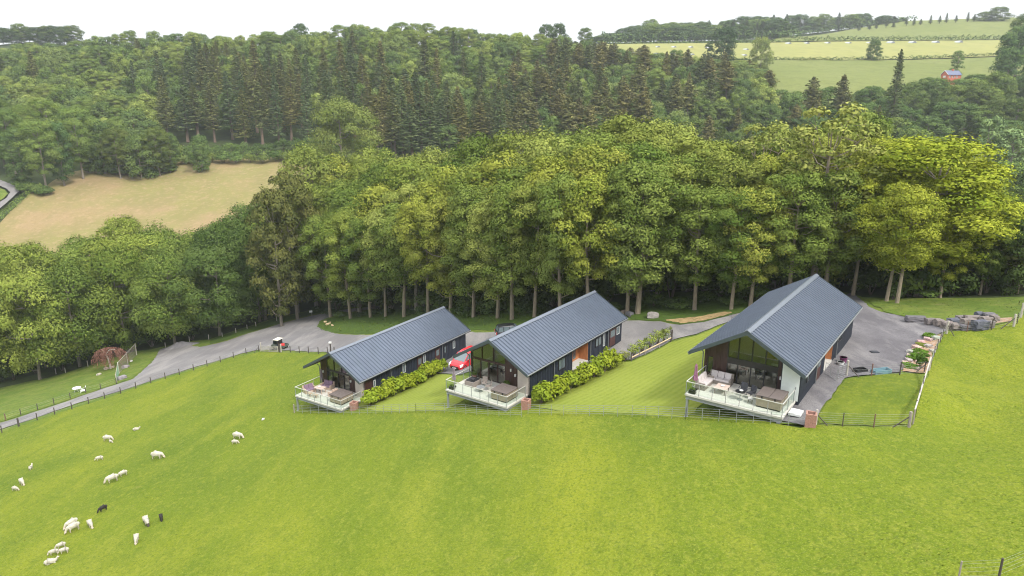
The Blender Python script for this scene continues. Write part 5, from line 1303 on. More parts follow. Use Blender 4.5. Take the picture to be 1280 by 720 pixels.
for k, (kd, px, t, top, r, c, lb) in enumerate((
    ('spruce1', 1121, 372, 62, 5.5, (.75, .85, .85), 'dark spruce rising over the pasture edge right of centre'), ('pine0', 1015, 385, 97, 5, (1.0, .9, .85), 'dark ragged pine below the far pasture'), ('pine1', 1052, 380, 95, 5, (1.0, .9, .85), 'dark ragged conifer left of the dark spruce'),
    ('poplar', 1236, 262, 142, 5.5, (1.7, 1.75, 2.6), 'silvery poplar at the right, left one of a pair'), ('poplar', 1262, 258, 158, 6.5, (1.7, 1.75, 2.6), 'silvery poplar at the right edge, larger one of a pair'),
    ('round0', 906, 590, 33, 11, (.48, .58, .9), 'large round dark tree at the pasture corner by the pale shelters'), ('round2', 952, 560, 45, 8, (1.7, 1.5, 1.6), 'olive bushy tree right of the large round dark tree'), ('round0', 1093, 625, 49, 6, (.9, 1, 1.1), 'lone dark tree in the middle far hedge'),
    ('poplar', 1197, 505, 62, 4.5, (1.1, 1.2, 1.3), 'slender dark tree beside the red house'), ('round1', 1275, 470, 30, 12, (.8, .95, 1.1), 'massive dark tree mass at the right edge above the pasture'), ('lime2', 1290, 500, 10, 12, (.5, .62, .9), 'tall dark tree at the top right corner'),
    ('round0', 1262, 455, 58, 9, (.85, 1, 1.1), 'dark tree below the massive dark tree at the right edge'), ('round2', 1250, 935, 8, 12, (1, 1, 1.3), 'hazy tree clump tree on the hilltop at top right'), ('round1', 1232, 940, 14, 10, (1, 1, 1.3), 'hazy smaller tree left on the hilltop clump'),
    ('round0', 375, 590, 29, 7, (.6, .7, .9), 'small dark tree poking above the hill skyline left of centre'), ('round1', 683, 620, 29, 7, (.6, .7, .9), 'left of two dark trees on the skyline above the pines'), ('round2', 699, 625, 28, 7, (.6, .7, .9), 'right of two dark trees on the skyline above the pines'), ('ash1', 732, 610, 34, 6, (.6, .7, .9), 'small thin tree on the skyline right of the dark pair'),
    ('round2', 1160, 445, 96, 6, (.9, 1, 1), 'dark bushy tree just left of the red house'), ('round1', 1222, 452, 92, 8, (.85, .95, 1), 'dark bushy tree just right of the red house'), ('round0', 1250, 440, 96, 8, (.85, .95, 1), 'dark bushy tree at the right under the pasture'))):
    tree_at(kd, px, t, top, r, c, lb)
for k in range(9):
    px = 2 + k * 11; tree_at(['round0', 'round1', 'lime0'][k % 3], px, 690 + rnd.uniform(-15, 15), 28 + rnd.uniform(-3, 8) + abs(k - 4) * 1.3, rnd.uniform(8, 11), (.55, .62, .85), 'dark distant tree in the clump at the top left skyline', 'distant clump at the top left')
for k in range(126):
    row = k % 3; px = 750 + (k // 3) * 9.2 + rnd.uniform(-4, 4)
    t = (900, 860, 820)[row] if px < 985 else (1010, 1040, 1070)[row] + rnd.uniform(-20, 20)
    ytop = interp(px, [(750, 49), (780, 42), (815, 30), (860, 33), (880, 32), (930, 25), (960, 22), (1000, 24), (1060, 22), (1100, 24), (1140, 26)]) + row * 3 - 4 + rnd.uniform(-3, 3)
    con = px > 880 and rnd.random() < .6
    p = GT(px, t); Hh = zpix(px, ytop, t) - p.z
    if Hh < 5: Hh = 6
    plant(rnd.choice(['spruce0', 'larch0', 'spruce2']) if con else rnd.choice(['round0', 'round1', 'lime2']), p, min(Hh, 34), rnd.uniform(5, 7) if con else rnd.uniform(10, 14), (.8, .9, 1.2) if con else (.75, .85, 1.15), 'hazy %s of the distant wood, %s row, %s' % ('conifer' if con else 'tree', ('back', 'middle', 'front')[row], 'at its left tip' if px < 800 else 'behind the left shelters' if px < 860 else 'behind the large round tree' if px < 930 else 'behind the olive bushy tree' if px < 985 else 'left of the hill field' if px < 1060 else 'at its right end'), 'distant wood on the horizon')  # bluish crown tint paints in some of the distance haze
for k in range(16):
    px = 1075 + k * 11 + rnd.uniform(-3, 3); p = GT(px, 935)
    plant('larch%d' % (k % 2), p, rnd.uniform(7, 13), 2.6, (.9, 1, 1.1), 'tiny thin tree on the skyline of the green hill field', 'thin skyline trees on the hill field')

# ------------------------------------------------------------------ hedges
def hedge(px_t, h, w, m, label, n_per=14, leaf=.45, c=(1, 1, 1), group='far hedges'):
    pts = [GT(p, t) if t > 0 else G(p, -t) for p, t in px_t]
    rs = np.random.RandomState(int(px_t[0][0]) % 97); P = []; N = []
    for a, b in zip(pts[:-1], pts[1:]):
        L = (b - a).length; n = int(L * n_per); q = rs.uniform(0, 1, n)
        d = np.array((b - a).normalized()); s = np.array([-d[1], d[0], 0])
        th = rs.uniform(0, math.pi, n); lump = 1 + .18 * np.sin(q * L * .9) + .12 * np.sin(q * L * 2.3 + 1)
        base = np.array(a) + q[:, None] * np.array(b - a); gz = H(base[:, 0], base[:, 1]) + CAMZ
        off = np.cos(th) * w / 2 * lump; hh = (np.sin(th) ** .5) * h * lump * rs.uniform(.75, 1.05, n)
        P.append(np.stack([base[:, 0] + s[0] * off, base[:, 1] + s[1] * off, gz + hh], 1))
        N.append(np.stack([s[0] * np.cos(th), s[1] * np.cos(th), np.sin(th) + .3], 1))
    P = np.concatenate(P); N = np.concatenate(N); N /= np.linalg.norm(N, axis=1)[:, None]
    V, F_ = kites(P, N, leaf, rs, .4); A = rs.uniform(0, 1, len(P))
    o = link('hedge', np_mesh('hedge', V, F_, m, A, nrm=np.repeat(N, 4, axis=0))); o.color = (*c, 1)
    return tag(o, label, 'hedge', group)
hedge([(215, -199), (260, -196.5), (300, -195.5), (352, -195)], 3.6, 3.0, 'leaves_dark', 'trimmed hedge along the top edge of the stubble field', 30, .45, (1.1, 1.2, 1.1))
hedge([(215, 372), (260, 371), (352, 370), (460, 366), (560, 362)], 3.6, 3.0, 'leaves_dark', 'second trimmed hedge at the foot of the conifers', 24, .45, (1.0, 1.1, 1.0))
hedge([(34, -245), (20, -257), (4, -271), (-20, -288), (-50, -305)], 2.0, 2.6, 'leaves_dark', 'clipped hedge between the country lane and stubble field', 40, .4, (1.4, 1.45, 1.2))
hedge([(905, 622), (1000, 625), (1093, 628), (1180, 630), (1255, 632)], 2.8, 4, 'leaves_dark', 'lower far hedge between the pasture and the yellow field', 9, 1.0, (.7, .75, .8))
hedge([(990, 765), (1060, 768), (1130, 770), (1200, 771), (1262, 770)], 4.5, 5, 'leaves_dark', 'upper far hedge under the green hill field', 8, 1.3, (.75, .8, .9))
hedge([(700, 742), (760, 745), (900, 750), (990, 762)], 3, 5, 'leaves_dark', 'far hedge behind the pale shelters', 6, 1.3, (.9, .95, 1))
hedge([(752, 800), (850, 800), (950, 800), (1000, 805)], 9, 8, 'leaves_dark', 'ragged scrub edge at the foot of the distant wood', 6, 1.8, (.8, .9, 1.1))
hedge([(975, 985), (1040, 990), (1100, 992), (1145, 995)], 6, 8, 'leaves_dark', 'ragged scrub line along the crest of the green hill field', 6, 1.8, (.8, .9, 1.1))
for k in range(34):
    px = 198 + k * 8.2
    plant('bush%d' % (k % 3), GT(px, (364, 377)[k % 2] + rnd.uniform(-3, 3)), rnd.uniform(4.5, 9), rnd.uniform(3.6, 5.4), rnd.choice([(1, 1.1, 1.1), (.75, .85, .9), (1.3, 1.25, 1.2)]), 'scrub bush under the conifers' + hw(px), 'scrub bushes under the conifers')
# laurels beside the lodges
ln = [('the furthest left lodge', [(463, 506.5), (550, 465)], 10, 0), ('the middle lodge', [(676, 504), (764, 460)], 9, 1)]
for nm, (a, b), n, li in ln:
    for k in range(n):
        q = k / (n - 1); px, py = a[0] + (b[0] - a[0]) * q, a[1] + (b[1] - a[1]) * q
        g0 = G(*a); g1 = G(*b); p = g0.lerp(g1, q); p = on_ground(p.x, p.y)
        ordn = ['nearest the deck', 'second from the deck', 'third from the deck', 'fourth from the deck', 'fifth from the deck', 'sixth from the deck', 'seventh from the deck', 'eighth from the deck', 'ninth from the deck', 'tenth from the deck'][k] if k < n - 1 else 'furthest from the deck'
        plant('laurel%d' % (k % 2), p, rnd.uniform(1.9, 2.5), rnd.uniform(1.15, 1.4), (1, 1, 1) if k % 3 else (.88, .95, 1), 'bright yellow-green laurel shrub in the row beside %s, %s' % (nm, ordn), 'laurel rows beside the lodges')
for k, (px, py, h, r) in enumerate(((768, 456, 1.3, 1.1), (781, 451, 1.2, .9), (792, 447, 1.7, .9), (802, 441.5, 1.7, 1.0), (812, 436, 1.8, 1.0), (822, 431, 1.9, 1.0), (830, 427, 1.9, .9), (838, 416, 1.0, .25))):
    plant('wisp', G(px, py), h, r, (.95, .95, 1.1) if k > 1 else (.9, .8, 1.3), 'wispy pale shrub by the pole rail fence, %s from the middle lodge' % ['first', 'second', 'third', 'fourth', 'fifth', 'sixth', 'seventh', 'last'][k], 'wispy shrubs between the lodges')

# ------------------------------------------------------------------ boulders
def boulder_mesh(seed):
    import bmesh
    rnd = random.Random(seed); bm = bmesh.new(); bmesh.ops.create_cube(bm, size=1.0)
    bmesh.ops.subdivide_edges(bm, edges=bm.edges[:], cuts=2, use_grid_fill=True)
    for v in bm.verts:
        n = v.co.normalized(); v.co = v.co * .72 + n * .5 * .3
        v.co += Vector((rnd.uniform(-.06, .06), rnd.uniform(-.06, .06), rnd.uniform(-.06, .06)))
    bmesh.ops.recalc_face_normals(bm, faces=bm.faces)
    me = bpy.data.meshes.new('boulder'); bm.to_mesh(me); bm.free(); me.materials.append(MATS['stone_grey']); return me
BM = [boulder_mesh(k) for k in range(5)]
BL = [(195, 232, 190, 50, 'long low slab at the left end'), (345, 258, 100, 55, 'second low block from the left'), (430, 270, 85, 60, 'brownish low block'), (515, 292, 105, 60, 'squarish block left of the pale one'), (580, 252, 120, 45, 'dark flat block above the pale one'), (650, 225, 90, 40, 'small pale-topped block in the top course'), (770, 228, 150, 50, 'wide brownish block in the top course'),
      (845, 192, 90, 46, 'highest dark block'), (937, 200, 110, 48, 'highest right-hand block'), (895, 238, 100, 50, 'brown block under the highest ones'), (712, 275, 140, 85, 'large light brown block'), (836, 292, 140, 85, 'largest dark blue-grey block'), (600, 305, 90, 50, 'pale low block'), (690, 312, 100, 45, 'dark block at the foot'), (930, 282, 62, 62, 'narrow grey block at the right'), (980, 225, 60, 52, 'pale block at the right end')]
for k, (cx, cy, w, h, lb) in enumerate(BL):
    px, py = 1120 + cx / 8, 370 + cy / 8
    c = G(px, py + h / 16); t = tdist(c); sx = w / 8 * t / 890 * 1.15; sz = h / 8 * t / 890 * 1.45
    o = link('boulder', BM[k % 5], None, (c.x, c.y, c.z + sz * .36), R(-8 + (k * 37) % 17)); o.scale = (sx * .92, .85, sz * .85)
    cc = [(.75, .73, .75), (1.15, 1.0, .85), (.55, .6, .72), (.95, .85, .78)][[0, 3, 1, 1, 2, 3, 1, 2, 0, 1, 1, 2, 1, 0, 3, 1][k]]
    o.color = (*cc, 1)
    tag(o, lb + ' of the boulder retaining wall by the driveway', 'boulder', 'boulders of the retaining wall')
for k, (px, py, s, c, lb) in enumerate(((157, 460, 1.3, (1.7, 1.5, 1.5), 'grey boulder beside the netting fence, upper one'), (153, 474, 1.5, (1.5, 1.4, 1.4), 'grey boulder where the netting fence meets the track'), (164.5, 452, .6, (3.4, 3.3, 3.2), 'small white stone by the netting fence'),
                                       (133, 462, 1.0, (2.6, 2.2, 1.7), 'pale flat stone under the brown weeping tree, left'), (140, 460, 1.0, (2.6, 2.2, 1.7), 'pale flat stone under the brown weeping tree, right'), (124, 469, .9, (2.2, 2.1, 1.5), 'pale stone half buried in the garden lawn'),
                                       (787, 393.5, 1.0, (1.0, 1, 1), 'grey stone at the tree foot behind the middle lodge'), (816, 397, 1.5, (1.7, 1.6, 1.4), 'larger grey stone with branches on the gravel edge'), (780, 391, .8, (2.2, 1.8, 1.4), 'pale block by the trunk behind the middle lodge'), (329, 524.6, .35, (4, 4, 3.8), 'small white stone lying in the meadow left of the lodges'))):
    o = link('rock', BM[k % 5], None, G(px, py, .15 * s), R(k * 50)); o.scale = (s, s * .7, s * .55); o.color = (*c, 1); tag(o, lb, 'rock')
# rockery: stones and clumps
rr = random.Random(5)
RK = [(1133, 460, .5), (1131, 455, .4), (1139, 447, .6), (1138, 441, .5), (1146, 436, .6), (1151, 429, .5), (1158, 425, .5), (1144, 462, .5), (1160, 434, .5), (1165, 440, .4), (1155, 452, .4), (1150, 444, .5), (1161, 426, .5), (1170, 424, .6), (1136, 452, .5), (1148, 454, .4)]
for k, (px, py, s) in enumerate(RK):
    o = link('rock', BM[k % 5], None, G(px, py, .12), R(k * 70)); o.scale = (s * 1.3, s, s * .6); o.color = (2.0 + rr.random(), 1.8 + rr.random() * .5, 1.7, 1)
    tag(o, 'small pale stone in the rockery, ' + ('near its lawn end' if py > 448 else 'in its middle' if py > 434 else 'near its top end'), 'rock', 'stones of the rockery')
for k, (px, py, h, r, c, lb) in enumerate(((1161, 421.5, .45, .8, (.8, 1.1, 1), 'green clump at the top of the rockery'), (1150, 442, .45, .8, (.8, 1.1, 1), 'green clump in the middle of the rockery'), (1145, 448.5, .5, 1.0, (.75, 1.05, 1), 'larger green clump in the middle of the rockery'), (1138, 460, .5, .8, (.8, 1.1, 1), 'green clump at the lower left of the rockery'),
                                          (1150, 460, 1.5, .55, (.5, .7, .8), 'dark upright shrub beside the timber rail post'), (1153, 432, .3, .7, (1.3, 1.2, 1.6), 'pale grassy clump in the upper rockery'), (1158, 446, .3, .4, (.6, .8, .8), 'small dark green clump by the dark fence posts'))):
    plant('laurel%d' % (k % 2), G(px, py), h, r, (c[0] * .55, c[1] * .6, c[2]), lb, 'rockery clumps')
# gravel heap
V, F_, A = [], [], []
gc = G(224, 433); hm = MB(); nr, ns = 8, 26; vs = [(0, 0, .95)]
for i in range(1, nr + 1):
    for k in range(ns):
        a = 2 * math.pi * k / ns; r = i / nr * (1 + .12 * math.sin(3 * a + 1)); x, y = 4.2 * r * math.cos(a), 1.8 * r * math.sin(a)
        z = h1(gc.x + x, gc.y + y) + CAMZ - gc.z + 1.0 * math.exp(-2.6 * (i / nr) ** 2) * (1 + .15 * math.sin(5 * a + i)) - (.12 if i == nr else 0)
        vs.append((x, y, z))
fs = [(0, 1 + k, 1 + (k + 1) % ns) for k in range(ns)] + [(1 + (i - 1) * ns + k, 1 + i * ns + k, 1 + i * ns + (k + 1) % ns, 1 + (i - 1) * ns + (k + 1) % ns) for i in range(1, nr) for k in range(ns)]
tag(hm.add(vs, fs).build('gravel_heap', 'dark_gravel', None, gc, smooth=True), 'heap of dark gravel at the wood edge beside the wide track', 'gravel heap')

# ------------------------------------------------------------------ weeping tree with bare brown crown
wt = empty('weeping_tree', G(139, 461), 0, 'weeping tree with pale leaning trunk and brown drooping bare twigs', 'tree')
m = MB(); m.path([(0, 0, -.3), (-.15, 0, 1.2), (-.4, 0, 2.6), (-1.0, 0, 3.9), (-1.5, .2, 4.2)], [.2, .17, .15, .12, .08], 7); m.path([(-.6, 0, 3.3), (.2, 0, 4.2), (1.3, .2, 4.3)], [.1, .08, .05], 5)
m.build('trunk', 'pale_post_wood', wt)
rs = np.random.RandomState(4); P = []
for k in range(190):
    a = rs.uniform(0, 6.28); r0 = rs.uniform(.3, 2.0); top = 4.6 - .25 * r0; r1 = r0 + rs.uniform(.6, 1.5); n = 26
    q = np.linspace(0, 1, n); r = r0 + (r1 - r0) * np.sin(q * 1.5); z = top - 3.4 * q ** 1.6 * rs.uniform(.6, 1)
    P.append(np.stack([.1 + r * math.cos(a) * 1.15, r * math.sin(a), z], 1) + rs.normal(0, .06, (n, 3)))
P = np.concatenate(P); N = rs.normal(0, 1, P.shape); N /= np.linalg.norm(N, axis=1)[:, None]
V, F_ = kites(P, N, .17, rs); link('twigs', np_mesh('twigs', V, F_, 'twigs_brown', rs.uniform(0, 1, len(P))), wt)

# ------------------------------------------------------------------ garden table and chair
t = empty('garden_table', G(96.5, 489.5), R(10), 'round white garden table on the lawn beside the track', 'table')
MB().tube((0, 0, .68), (0, 0, .73), .72, n=20).build('table_top', 'white_plastic', t)
for k in range(4):
    a = R(45 + 90 * k); MB().tube((.2 * math.cos(a), .2 * math.sin(a), .68), (.5 * math.cos(a), .5 * math.sin(a), 0), .035, n=5).build('leg', 'white_plastic', t)
t = empty('garden_chair', G(104, 490.5), R(-60), 'white garden armchair beside the round white garden table', 'chair')
MB().bbox(-.4, .4, -.36, .36, .36, .44, .02).build('seat', 'white_plastic', t)
MB().prism([(.3, .44), (.37, .44), (.52, 1.05), (.45, 1.06)], 'x', -.4, .4).build('backrest', 'white_plastic', t)
for sx in (-1, 1):
    MB().beam((sx * .42, -.34, .64), (sx * .42, .36, .66), .07, .05).build('armrest', 'white_plastic', t)
    for sy in (-1, 1): MB().tube((sx * .38, sy * .3, .36), (sx * .42, sy * .38, 0), .035, n=5).build('leg', 'white_plastic', t)

# ------------------------------------------------------------------ vehicles
def wheel(root, x, y, r, w):
    m = MB(); n = 18; pr = [(r * .62, -w / 2), (r * .95, -w / 2), (r, -w * .3), (r, w * .3), (r * .95, w / 2), (r * .62, w / 2)]
    vs = [(q * math.cos(2 * math.pi * k / n), b, q * math.sin(2 * math.pi * k / n)) for q, b in pr for k in range(n)]
    fs = [(i * n + k, i * n + (k + 1) % n, (i + 1) * n + (k + 1) % n, (i + 1) * n + k) for i in range(len(pr) - 1) for k in range(n)] + [((len(pr) - 1) * n + k, (len(pr) - 1) * n + (k + 1) % n, (k + 1) % n, k) for k in range(n)]
    wh = m.add(vs, fs).build('wheel', 'rubber', root, (x, y, r))
    MB().tube((0, -w * .3, 0), (0, w * .3, 0), r * .62, n=14).build('rim', 'wheel_silver', wh)
    return wh
def loft(m, secs, cap=True):
    n = len(secs[0]); vs = [p for s_ in secs for p in s_]
    fs = [(i * n + k, i * n + (k + 1) % n, (i + 1) * n + (k + 1) % n, (i + 1) * n + k) for i in range(len(secs) - 1) for k in range(n)]
    if cap: fs += [tuple(range(n - 1, -1, -1)), tuple(range((len(secs) - 1) * n, len(secs) * n))]
    return m.add(vs, fs)
def car(p, heading, paint, label, cat, group=None):
    """front towards +x"""
    c = empty('parked_car', p, heading, label, cat, group)
    def sec(x, w, zb, zt_, tw):   # lower body section
        return [(x, -w * .96, zb), (x, -w, zb + .22), (x, -w, zt_ - .12), (x, -tw, zt_), (x, tw, zt_), (x, w, zt_ - .12), (x, w, zb + .22), (x, w * .96, zb)]
    st = [(-2.12, .78, .36, .92, .70), (-2.05, .86, .28, 1.02, .80), (-1.5, .90, .24, 1.06, .84), (0, .91, .22, 1.04, .85), (.9, .90, .22, 1.02, .84), (1.25, .90, .24, 1.0, .80), (1.75, .86, .26, .90, .74), (2.05, .76, .30, .74, .62), (2.14, .66, .36, .60, .52)]
    b = loft(MB(), [sec(*s) for s in st]).build('body', paint, c, smooth=False)
    def cs(x, zb, z1, wb, w1): return [(x, -wb, zb), (x, -w1, z1), (x, w1, z1), (x, wb, zb)]
    # cabin glass and painted roof
    def quadp(name, pts, mt, par): return MB().add(pts, [(0, 1, 2, 3)]).build(name, mt, par, fix=False)
    gl = loft(MB(), [cs(-1.98, 1.0, 1.05, .80, .78), cs(-1.75, 1.0, 1.62, .82, .66), cs(.2, 1.0, 1.70, .83, .68), cs(.55, 1.0, 1.62, .83, .66), cs(1.35, .98, 1.0, .80, .76)]).build('windows', 'car_glass', c)
    loft(MB(), [cs(-1.80, 1.60, 1.64, .70, .66), cs(-1.2, 1.66, 1.75, .71, .62), cs(.0, 1.66, 1.76, .71, .62), cs(.45, 1.62, 1.68, .69, .62)]).build('roof', paint, c)
    for s in (-1, 1):
        for x0, x1 in (((.5, .68), (1.33, .80)), ((-.42, .695), (-.42, .83)), ((-1.15, .69), (-1.2, .83)), ((-1.78, .67), (-1.96, .80))):
            MB().beam((x0[0], s * (x0[1] + .015), 1.63), (x1[0], s * (x1[1] + .01), 1.0), .05, .09).build('pillar', paint, c)
        MB().prism([(1.72, .62), (2.08, .56), (1.98, .78), (1.62, .86)], 'y', s * .56, s * .88 if s > 0 else s * .88).build('headlight', 'headlight', c)
        mr = MB().bbox(.72, .92, min(s * .93, s * 1.12), max(s * .93, s * 1.12), 1.02, 1.18, .03).build('mirror', paint, c)
        MB().box(-2.14, -2.06, min(s * .6, s * .8), max(s * .6, s * .8), .62, .95).build('tail_light', 'red_plastic', c)
        for x in (1.35, -1.3): wheel(c, x, s * .80, .33, .21)
        for x in (-.42, .55): MB().box(x - .006, x + .006, min(s * .905, s * .915), max(s * .905, s * .915), .35, 1.0).build('door_gap', 'black_plastic', c)
    MB().box(2.08, 2.17, -.55, .55, .30, .46).build('bumper', 'black_plastic', c)
    MB().box(2.14, 2.165, -.4, .4, .50, .60).build('grille', 'black_plastic', c)
    MB().box(2.172, 2.185, -.26, .26, .36, .46).build('number_plate', 'number_plate', c)
    MB().box(-2.17, -2.10, -.26, .26, .5, .6).build('number_plate', 'number_plate', c)
    return c
hd_ = R(LODGE[1][3] - 90)
v = G(571, 463); vx = Vector((math.cos(hd_), math.sin(hd_), 0))
g0, g1 = on_ground(v.x - vx.x * 0, v.y), None
cpos = v - vx * 1.9
carr = car(on_ground(cpos.x, cpos.y, .06), hd_, 'red_paint', 'bright red people carrier parked between the furthest left and middle lodges', 'car')
f_, b_ = h1(cpos.x + vx.x * 2, cpos.y + vx.y * 2), h1(cpos.x - vx.x * 2, cpos.y - vx.y * 2)
carr.rotation_euler = (0, math.atan2(b_ - f_, 4), hd_); carr.scale = (1.08, 1.08, 1.08)
w = loc2w(1, -4.5, 22.5); q = GT(639, 94.5)
car(Vector((q.x, q.y, q.z + .06)), R(12), 'black_paint', 'black car mostly hidden behind the middle lodge roof ridge', 'car')
# small utility vehicle
u = empty('utility_vehicle', G(350, 436.5, .03), R(160), 'small utility vehicle with cream roof and dark load bed behind the wooden gate', 'utility vehicle')
loft(MB(), [[(x, -w_, zb), (x, -w_, z1), (x, w_, z1), (x, w_, zb)] for x, w_, zb, z1 in ((-.1, .72, .35, .8), (.6, .74, .35, .9), (1.2, .70, .4, .95), (1.5, .55, .45, .8))]).build('body', 'green_paint', u)
m = MB()
for sx in (-.12, .75):
    for s in (-1, 1): m.tube((sx + (.25 if sx > 0 else 0), s * .68, .85), (sx, s * .62, 1.88), .035, n=6)
m.build('roll_cage', 'black_plastic', u)
MB().bbox(-.25, .85, -.72, .72, 1.86, 1.96, .04).build('roof', 'cream_panel', u)
MB().add([(1.02, -.62, .95), (1.02, .62, .95), (.78, .58, 1.84), (.78, -.58, 1.84)], [(0, 1, 2, 3)]).build('windscreen', 'car_glass', u)
MB().box(-.18, -.12, -.62, .62, .8, 1.84).build('rear_panel', 'black_plastic', u)
MB().bbox(.05, .5, -.6, .6, .72, .98, .03).build('seat', 'dark_fabric', u)
m = MB(); m.box(-1.5, -.2, -.74, .74, .68, .73).box(-1.5, -.2, -.74, -.70, .73, 1.02).box(-1.5, -.2, .70, .74, .73, 1.02).box(-1.5, -1.46, -.70, .70, .73, 1.02)
m.build('load_bed', 'green_paint', u)
for x in (1.0, -.95):
    for s in (-1, 1): wheel(u, x, s * .66, .32, .24)
for s in (-1, 1): MB().box(1.46, 1.54, min(s * .3, s * .5), max(s * .3, s * .5), .62, .76).build('headlight', 'headlight', u)
q = u.matrix_basis @ Vector((-.75, .1, .74))
tag(MB().bbox(-.35, .35, -.25, .25, 0, .42, .05).tube((0, 0, .42), (0, 0, .5), .1, n=8).build('fuel_can', 'red_plastic', None, q, R(20)), 'red container standing in the utility vehicle load bed', 'container')
for nm_, x, y, r_, h_, mt_, lb in (('bucket', 4.75, 12.7, .3, .5, 'purple_plastic', 'purple bucket beside the nearest lodge porch'), ('bucket', 4.7, 11.9, .28, .3, 'white_plastic', 'white tub beside the purple bucket at the nearest lodge porch')):
    p = WL(2, x, y); p = on_ground(p.x, p.y)
    t = tag(MB().tube((0, 0, 0), (0, 0, h_), r_ * .8, r_, n=14).tube((0, 0, h_ - .05), (0, 0, h_), r_ * 1.08, n=14).build(nm_, mt_, None, p), lb, nm_)
for px, py, mt_, lb, w_ in ((1075, 465, 'black_plastic', 'black crate on the gravel behind the pale gate post', .5), (1101, 466, 'blue_plastic', 'flat pale blue tray on the gravel behind the lawn fence', .8)):
    p = G(px, py); t = empty('crate', p, R(15), lb, 'crate')
    m = MB(); m.box(-w_, w_, -.3, .3, 0, .04).box(-w_, w_, -.3, -.26, .04, .32).box(-w_, w_, .26, .3, .04, .32).box(-w_, -w_ + .04, -.26, .26, .04, .32).box(w_ - .04, w_, -.26, .26, .04, .32); m.build('shell', mt_, t)
tag(MB().box(-.35, .35, -.25, .25, 0, .05).box(-.3, .3, -.2, .2, .05, .07).build('drain_cover', 'dark_fabric', None, G(1093, 441, .07)), 'small dark drain cover in the driveway gravel', 'drain cover')

# ------------------------------------------------------------------ sheep
def skin_mesh(name, nodes, edges, mats, facefn):
    me = bpy.data.meshes.new(name); me.from_pydata([n[0] for n in nodes], edges, [])
    o = bpy.data.objects.new('tmp', me); col.objects.link(o)
    sk = o.modifiers.new('s', 'SKIN'); sk.use_smooth_shade = True
    for i, n in enumerate(nodes):
        d = me.skin_vertices[0].data[i]; d.radius = n[1]; d.use_root = (i == 0)
    ss = o.modifiers.new('d', 'SUBSURF'); ss.levels = 1; ss.render_levels = 1
    dg = bpy.context.evaluated_depsgraph_get(); ev = o.evaluated_get(dg); m2 = bpy.data.meshes.new_from_object(ev)
    bpy.data.objects.remove(o); m2.name = name
    m2.materials.clear()
    for k in mats: m2.materials.append(MATS[k])
    m2.polygons.foreach_set('material_index', [facefn(p.center) for p in m2.polygons]); m2.polygons.foreach_set('use_smooth', [True] * len(m2.polygons)); m2.update()
    return m2
def sheep_mesh(pose, mats):
    L = .36 if pose != 'lie' else .20
    nodes = [((0, 0, .62), (.27, .27)), ((-.32, 0, .62), (.27, .26)), ((-.52, 0, .58), (.19, .20)), ((.30, 0, .60), (.24, .25)), ((.48, 0, .62), (.16, .18))]
    edges = [(0, 1), (1, 2), (0, 3), (3, 4)]
    if pose == 'graze': hd = [((.62, 0, .44), (.11, .12)), ((.72, 0, .25), (.075, .09)), ((.80, 0, .10), (.05, .055))]
    elif pose == 'lie': hd = [((.58, 0, .78), (.10, .11)), ((.68, .02, .88), (.075, .085)), ((.82, .04, .83), (.05, .05))]
    else: hd = [((.60, 0, .80), (.11, .12)), ((.68, .02, .96), (.08, .09)), ((.84, .04, .92), (.05, .055))]
    b = len(nodes); nodes += hd; edges += [(4, b), (b, b + 1), (b + 1, b + 2)]
    h = b + 1
    for s in (-1, 1):   # ears
        nodes.append(((hd[1][0][0] - .03, s * .16, hd[1][0][2] + .03), (.025, .035))); edges.append((h, len(nodes) - 1))
    for x, par in ((.30, 3), (-.40, 1)):
        for s in (-1, 1):
            if pose == 'lie':
                pts = [((x, s * .17, .42), (.09, .09)), ((x + .12, s * .22, .36), (.04, .04)), ((x + .28, s * .22, .36), (.03, .03))]
            else:
                bk = -.05 if x < 0 else .02
                pts = [((x, s * .14, .40), (.085, .085)), ((x + bk, s * .14, .20), (.04, .04)), ((x, s * .14, .02), (.035, .04))]
            i = len(nodes); nodes += pts; edges += [(par, i), (i, i + 1), (i + 1, i + 2)]
    i = len(nodes); nodes.append(((-.66, 0, .46), (.045, .05))); edges.append((2, i))
    x0 = hd[0][0][0] + .03
    def ff(c):
        if c.x > x0: return 1
        if c.z < .30 and pose != 'lie': return 1
        return 0
    me = skin_mesh('sheep', nodes, edges, mats, ff)
    if pose == 'lie':
        for v in me.vertices: v.co.z -= .33
    return me
SM = {}
for ps in ('graze', 'stand', 'lie'):
    SM[ps, 'w'] = sheep_mesh(ps, ['sheep_wool', 'sheep_face']); 
SM['graze', 'b'] = sheep_mesh('graze', ['dark_wool', 'dark_wool']); SM['graze', 'p'] = sheep_mesh('graze', ['sheep_wool', 'ewe_dark_face']); SM['stand', 'b'] = sheep_mesh('stand', ['dark_wool', 'dark_wool'])
